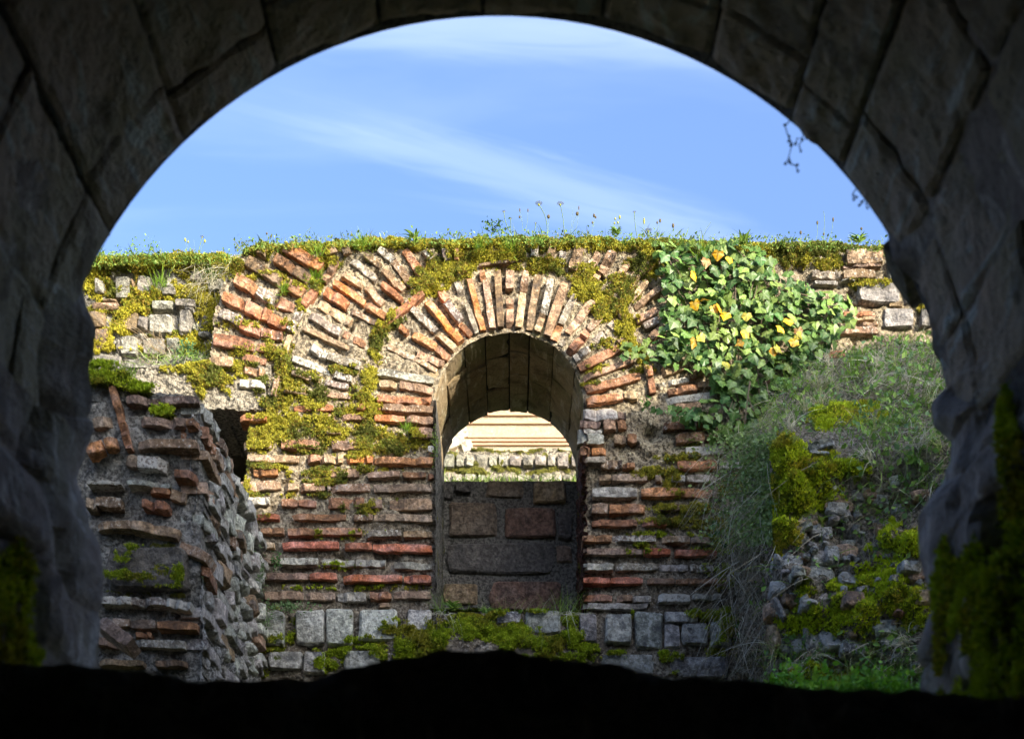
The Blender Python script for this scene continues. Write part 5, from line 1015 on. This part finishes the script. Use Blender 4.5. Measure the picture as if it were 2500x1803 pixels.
sheet('ground', [qd(-2500, 2500, -2500, -3.2, .5), qd(-2500, -8, -3.2, 3.4, .5), qd(8, 2500, -3.2, 3.4, .5), qd(-2500, -12, 3.4, 8.0, .5), qd(12, 2500, 3.4, 8.0, .5)], M_MEADOW)
sheet('hillside', [qd(-2500, 2500, 8.55, 9.0, 3.5, 3.62), qd(-2500, 2500, 9.0, 16, 3.62, 4.6), qd(-2500, 2500, 16, 2500, 4.6, 40)], M_MEADOW)
V = [(-2500, 8.55, -1), (-2.5, 8.55, -1), (-2.5, 8.55, 3.5), (-2500, 8.55, 3.5), (3.2, 8.55, -1), (2500, 8.55, -1), (2500, 8.55, 3.5), (3.2, 8.55, 3.5)]
struct(mesh_np('terrace_face', V, np.array([(0, 1, 2, 3), (4, 5, 6, 7)]), M_ROUGH, attrs={'moss': np.zeros(8), 'weather_shade': np.full(8, .5)}))

# ------------------------------------------------------------------ foreground: the vaulted opening the picture is taken through
passage = thing('vaulted_passage', 'dark stone barrel vault in the foreground framing the view', 'vault')
DA = 3.40; kA = FOC / DA; VC = ((1218 - CX) / kA, (HOR - 1136) / kA); VR = 1105 / kA
M_FV = vault_mat('vault_stone', (0.52, 0.44, 0.35), (0.66, 0.58, 0.48), (0.54, 0.42, 0.31), (0.66, 0.72, 0.68), green=(0.30, 0.32, 0.16), gf=.45, scale=1.0, sdir=(1.4, .35, 1.4))
M_FR = vault_mat('jamb_rock', (0.28, 0.25, 0.22), (0.58, 0.53, 0.48), (0.34, 0.27, 0.22), (0.74, 0.71, 0.65), green=(0.22, 0.25, 0.07), gf=.4, scale=1.2, sdir=(1, 1, .22))
fa = [2, 14, 27, 41, 50, 62.5, 77, 92, 105, 119, 134, 149, 164, 178]
for i in range(len(fa) - 1):
    r_ = random.Random(40 + i); y = 3.40; first = True
    while y > .6:
        y2 = y - (r_.uniform(.12, .24) if first else r_.uniform(.35, .6))
        voussoir(VC, VR, fa[i] + .28, fa[i + 1] - .28, max(y2, .5) + .004, y - .004, M_FV, passage, rough=.009, lift=r_.uniform(-.003, .005) + (.0 if first else .004), drop=.03, seed=i * 9 + y, na=19, ny=16 if first else 40, name='vault_stone', edge=.035 if first else None)
        y = y2; first = False
T, Y = np.meshgrid(np.radians(np.linspace(-6, 186, 60)), np.linspace(.3, 3.44, 6), indexing='ij'); idx = np.arange(T.size).reshape(T.shape)
mesh_np('vault_backing', np.stack([VC[0] + (VR + .022) * np.cos(T), Y, VC[1] + (VR + .022) * np.sin(T)], -1).reshape(-1, 3), np.stack([idx[:-1, :-1], idx[1:, :-1], idx[1:, 1:], idx[:-1, 1:]], -1).reshape(-1, 4), M_DARKM, passage)
JL = [(640, 196), (700, 203), (740, 209), (795, 233), (870, 229), (923, 226), (970, 233), (1050, 222), (1105, 202), (1172, 182), (1240, 199), (1287, 219), (1340, 236), (1408, 244), (1475, 241), (1543, 233), (1640, 233), (1850, 235)]
JR = [(540, 2172), (560, 2165), (600, 2172), (640, 2180), (700, 2250), (760, 2270), (850, 2275), (930, 2310), (980, 2285), (1040, 2290), (1080, 2335), (1130, 2330), (1200, 2290), (1260, 2255), (1400, 2255), (1480, 2285), (1590, 2250), (1660, 2245), (1850, 2250)]
for s, J, y0 in ((-1, JL, 640), (1, JR, 540)):
    pys = np.linspace(y0, 1850, 150); dep = np.concatenate([np.linspace(3.55, 3.40, 8)[:-1], np.linspace(3.40, .4, 110)])
    PY, DD = np.meshgrid(pys, dep, indexing='ij')
    zz = (HOR - PY) / kA; X0 = (np.interp(PY, [a for a, b in J], [b for a, b in J]) - CX) / kA
    q = np.stack([np.full(PY.shape, s * 3.0), DD, zz], -1)
    nz = fbm(q * np.array([1, 7, 2.4]) + fbm(q * 4, 2, 9)[..., None] * .6, 5, 15 + s); nz2 = fbm(q * np.array([1, 9, 1.1]), 4, 25 + s); back_ = 0
    wz = zz / .21 + fbm(q * 2.2, 2, 61) * .8; row = np.floor(wz); wy = DD / .33 + hash3(row.astype(np.int64), row.astype(np.int64) * 0, row.astype(np.int64) * 0, 5) * 3 + fbm(q * 2.6, 2, 63) * .5; clm = np.floor(wy)
    blkh = hash3(row.astype(np.int64), clm.astype(np.int64), clm.astype(np.int64) * 0, 9); ez = np.minimum(wz - row, 1 - wz + row); ey = np.minimum(wy - clm, 1 - wy + clm)
    blk_ = (blkh - .5) * .10 - .045 * np.exp(-(np.minimum(ez * 1.0, ey * 1.6) / .10) ** 2)
    arcx = np.sqrt(np.clip(VR ** 2 - (zz - VC[1]) ** 2, 0, None)); AX = VC[0] + s * arcx
    lim = np.where(zz > VC[1], AX, VC[0] + s * VR)          # plane of the tunnel wall
    # broken outer edge: outline at the mouth, going back to the tunnel surface with ribs and hollows
    t = np.clip((3.40 - DD) / np.where(zz > VC[1] + .05, .14, .9), 0, 1) ** .8
    Xw = X0 * (1 - t) + (lim + s * .02) * t + s * (-(nz * .06 + fbm(q * 13, 4, 66) * .035 + blk_) * (t * .8 + .2) * np.clip((PY - y0) / 200, 0, 1) + .0)
    Xw = np.where(DD > 3.4, X0 + s * (DD - 3.4) * 2.2, Xw) if True else Xw
    Xw = np.where((DD <= 3.4) & (zz > VC[1] + .25), lim + s * .012 * np.minimum(1, t * 6) + (X0 - lim) * (1 - t), Xw)
    # keep the mouth outline: nothing nearer may cross it
    V = np.stack([Xw, DD, zz], -1); idx = np.arange(PY.size).reshape(PY.shape)
    F = np.stack([idx[:-1, :-1], idx[1:, :-1], idx[1:, 1:], idx[:-1, 1:]], -1).reshape(-1, 4)
    mesh_np('jamb', V.reshape(-1, 3), F, M_FR, passage)
    # moss streaks on the lower jambs
    n = 90000; i = RNG.integers(0, 149, n); j = RNG.integers(4, 70, n); p = V[i, j] + RNG.normal(size=(n, 3)) * .010
    a, b = to_px(p); c = fbm(np.stack([a / 34, b / 150, a * 0], -1), 3, 71 + s) * 1.5
    dens = (np.clip((b - 1260) / 150, 0, 1) * np.clip((110 - a) / 60, 0, 1) if s < 0 else np.clip((b - 1200) / 200, 0, 1) * np.clip((a - 2260) / 60, 0, 1) + np.clip((b - 900) / 200, 0, 1) * np.clip((a - 2430) / 40, 0, 1) * .8)
    k = ((dens + c) > .45) & (dens > .12); k &= (a > -80) & (a < 2580)
    tufts('moss', p[k] + np.array([-s * .004, 0, 0]), (-s * .8, -.3, .3), .012, MCG * np.array([1.4, 1.35, 1]), 'moss streaks on the %s foreground jamb' % ('left' if s < 0 else 'right'), seedc=12)
# mossy overhanging stone right at the mouth
place(STM[1], 'stone', P(2172, 566, 3.42), P(2232, 645, 3.40), .065, .2, (-.3, -1, -.2), (.17, .16, .10, .1), passage)
# sill of the opening, seen from below, nearly black
SIL = [(-400, 1625), (0, 1620), (220, 1626), (300, 1630), (474, 1651), (617, 1653), (750, 1659), (838, 1642), (937, 1611), (1014, 1604), (1060, 1587), (1146, 1593), (1245, 1587), (1300, 1598), (1433, 1609), (1543, 1631), (1653, 1653), (1874, 1664), (2205, 1686), (2500, 1703), (2900, 1710)]
DSI = 2.75
sx = np.linspace(-400, 2900, 420); sy = np.linspace(0, 1, 60)
SX, SY = np.meshgrid(sx, sy, indexing='ij'); ztop = (HOR - np.interp(SX, [a for a, b in SIL], [b for a, b in SIL])) / FOC * DSI
X = (SX - CX) / FOC * DSI
zt = ztop + fbm(np.stack([X, X * 0, X * 0], -1) * 22, 4, 4) * .012
# front face: vertical with lumps, then over the top and slightly down outwards
zz = np.where(SY < .7, -1.5 + (zt + 1.5) * np.clip(SY / .7, 0, 1) ** .4, zt - (SY - .7) * .35); yy = np.where(SY < .7, DSI - .02 + (1 - SY / .7) * -.15, DSI + (SY - .7) / .3 * .75)
q = np.stack([X, yy, zz], -1); yy = yy - np.where(SY < .7, fbm(q * 5, 4, 41) * .06, 0)
idx = np.arange(SX.size).reshape(SX.shape)
mesh_np('sill', np.stack([X, yy, zz], -1).reshape(-1, 3), np.stack([idx[:-1, :-1], idx[1:, :-1], idx[1:, 1:], idx[:-1, 1:]], -1).reshape(-1, 4), M_FR, passage)
# body of the building round the passage: outer face, unseen top shaped to cast shadow, chamber walls, floor
TL, TR_ = 4.89, 7.33      # height of the shadow-casting top at x = -3.2 and x = 5.5
M_MASS = mortar_mat('pale_bounce_stone', (0.66, 0.61, 0.52), (0.56, 0.51, 0.43), (0.3, 0.27, 0.22), peb=(.6, .57, .5))  # unseen face made pale to bounce light onto the shaded walls
th = np.radians(np.linspace(-40, 220, 521)); ring = np.stack([VC[0] + (VR + .045) * np.cos(th), VC[1] + (VR + .045) * np.sin(th)], -1); ring = np.concatenate([[(ring[0, 0], -1.6)], ring, [(ring[-1, 0], -1.6)]])
ring[0, 0] = max(ring[0, 0], VC[0] + VR); ring[-1, 0] = min(ring[-1, 0], VC[0] - VR)
m = (ring[:, 1] < VC[1]); ring[m & (ring[:, 0] > 0), 0] = VC[0] + VR + .045; ring[m & (ring[:, 0] < 0), 0] = VC[0] - VR - .045
def shadow_top(x): return float(np.interp(x, [-8, -.75, -.45, 2.09, 3.38, 3.42, 3.96, 4.0, 5.7, 6.3, 8], [3.0, 2.95, 4.46, 5.17, 5.53, 6.06, 6.10, 5.71, 6.19, 3.2, 3.0]))  # unseen top: sets the wall's shadow edge, blocks window sun, lets in skylight
def outer(p):
    v = np.array([p[0] - VC[0], p[1] - VC[1]]);
    if p[1] < -1.5: return (8 if p[0] > 0 else -8, -1.6)
    a = math.atan2(v[1], v[0]); best = 1e9
    if abs(v[0]) > 1e-6: best = min(best, (4.5 if v[0] > 0 else 4.5) / abs(v[0]))
    x = None
    for k in range(3000):
        s_ = 1 + k * .006; x_ = VC[0] + v[0] * s_; z_ = VC[1] + v[1] * s_
        if abs(x_) > 8 or z_ > shadow_top(x_) or z_ < -1.6: return (x_, z_)
    return (x_, z_)
ou = np.array([outer(p) for p in ring]); n = len(ring)
V = [(p[0], 3.43, p[1]) for p in ring] + [(p[0], 3.43, p[1]) for p in ou] + [(p[0], .3, p[1]) for p in ou]
F = [(i, i + 1, n + i + 1, n + i) for i in range(n - 1)] + [(n + i, n + i + 1, 2 * n + i + 1, 2 * n + i) for i in range(n - 1)]
mesh_np('outer_shadow_wall', V, np.array(F), M_MASS, passage, attrs={'moss': np.zeros(len(V)), 'weather_shade': np.full(len(V), .3)})
box('chamber_floor', -8, 8, -3, 3.4, -1.7, -1.6, M_DARKM, passage); box('chamber_back', -8, 8, -3.1, -3, -1.6, 2.95, M_DARKM, passage)
box('chamber_roof', -8, 8, -3.1, .45, 2.8, 2.95, M_DARKM, passage)
for s in (-1, 1): box('chamber_side', min(s * 8, s * 7.9), max(s * 8, s * 7.9), -3.1, .4, -1.6, 2.9, M_DARKM, passage)
V = [(p[0], .45, p[1]) for p in ring] + [(p[0], .45, p[1] - .02) for p in ou]
mesh_np('inner_face', V, np.array([(i, i + 1, n + i + 1, n + i) for i in range(n - 1)]), M_DARKM, passage)  # unseen, full height to keep sun from leaking through

# trailing plants dangling at the mouth, leafy plants outside the sill
def sprig(root, segs, lab, d=3.42):
    t = thing('trailing_plant', lab, 'plant', 'sprigs dangling from the foreground vault', loc=P(*root, d)); loc = Vector(P(*root, d))
    for sg in segs:
        pts = [Vector(P(x, y, d)) - loc for x, y in sg]; v, f = tube(pts, .0016, 4); mesh_np('stem', v, f, M_STEM, t)
        for p in pts[1:]:
            if random.random() < .85: v, f = blob(p + Vector((random.uniform(-.004, .004), 0, random.uniform(-.004, .004))), random.uniform(.003, .0055), random.uniform(.003, .005), 6, 4); mesh_np('leaf', v, f, M_STEM, t)
def cs(x, y): return (1600 + x * .428, y * .428)
sprig((1945, 275), [[cs(800, 650), cs(740, 720), cs(755, 770), cs(768, 800), cs(780, 820), cs(765, 880), cs(755, 915), cs(733, 935)], [cs(765, 900), cs(770, 935), cs(803, 945), cs(812, 985)], [cs(800, 650), cs(830, 700), cs(845, 740), cs(838, 790), cs(806, 790), cs(806, 812)], [cs(838, 790), cs(820, 830), cs(828, 858)], [cs(845, 740), cs(866, 787)]], 'left dangling sprig hanging from the foreground vault against the sky')
sprig((2085, 400), [[cs(1095, 900), cs(1135, 960), cs(1150, 1010), cs(1158, 1060), cs(1125, 1105), cs(1128, 1130)], [cs(1150, 1010), cs(1195, 1050), cs(1205, 1110), cs(1180, 1160), cs(1160, 1178)], [cs(1200, 1120), cs(1203, 1182)], [cs(1125, 1105), cs(1145, 1130)]], 'right dangling sprig at the edge of the foreground vault')
for (X, w, h, n, d, lab) in ((2290, 44, 90, 260, 3.55, 'bright green leafy plant just outside the sill by the right jamb'), (2140, 170, 60, 700, 4.6, 'blurred bright green weeds in front of the bank'), (1960, 130, 60, 500, 5.0, 'bright grass and weeds at the foot of the bank')):
    sc_ = d / FOC; base = (HOR - 1700) / FOC * d
    gx_ = RNG.normal(size=n) * w * .5; cl_ = np.clip(.55 + fbm(np.stack([gx_ / 16 + X, gx_ * 0, gx_ * 0], -1), 2, 5) * 1.6, .12, 1.5)
    c = np.stack([(X - CX + gx_) * sc_, d + RNG.normal(size=n) * .05, base + RNG.random(n) * h * sc_ * cl_], -1)
    lf = leaflets(c, RNG.uniform(.6, 1.5, n) * 15 * sc_, pal(n, [(.24, .50, .03), (.16, .38, .03), (.34, .58, .05)]), np.array([0, -.8, .5]))
    m_ = n // 3; bb = blades(np.stack([(X - CX) * sc_ + RNG.normal(size=m_) * w * sc_ * .5, d + RNG.normal(size=m_) * .03, np.full(m_, base - .05)], -1), unit(np.stack([RNG.normal(size=m_) * .35, RNG.normal(size=m_) * .1, np.ones(m_)], -1)), RNG.uniform(.7, 1.3, m_) * (h + 20) * sc_, np.full(m_, 5 * sc_), np.stack([RNG.normal(size=m_) * .2, RNG.normal(size=m_) * .1, np.zeros(m_)], -1), pal(m_, [(.12, .28, .02), (.18, .36, .03)]))
    V, F, C = join([lf, bb]); o = mesh_np('leafy_weeds', V, F, M_GRASS, None, col=C); tag(o, lab, 'plant')
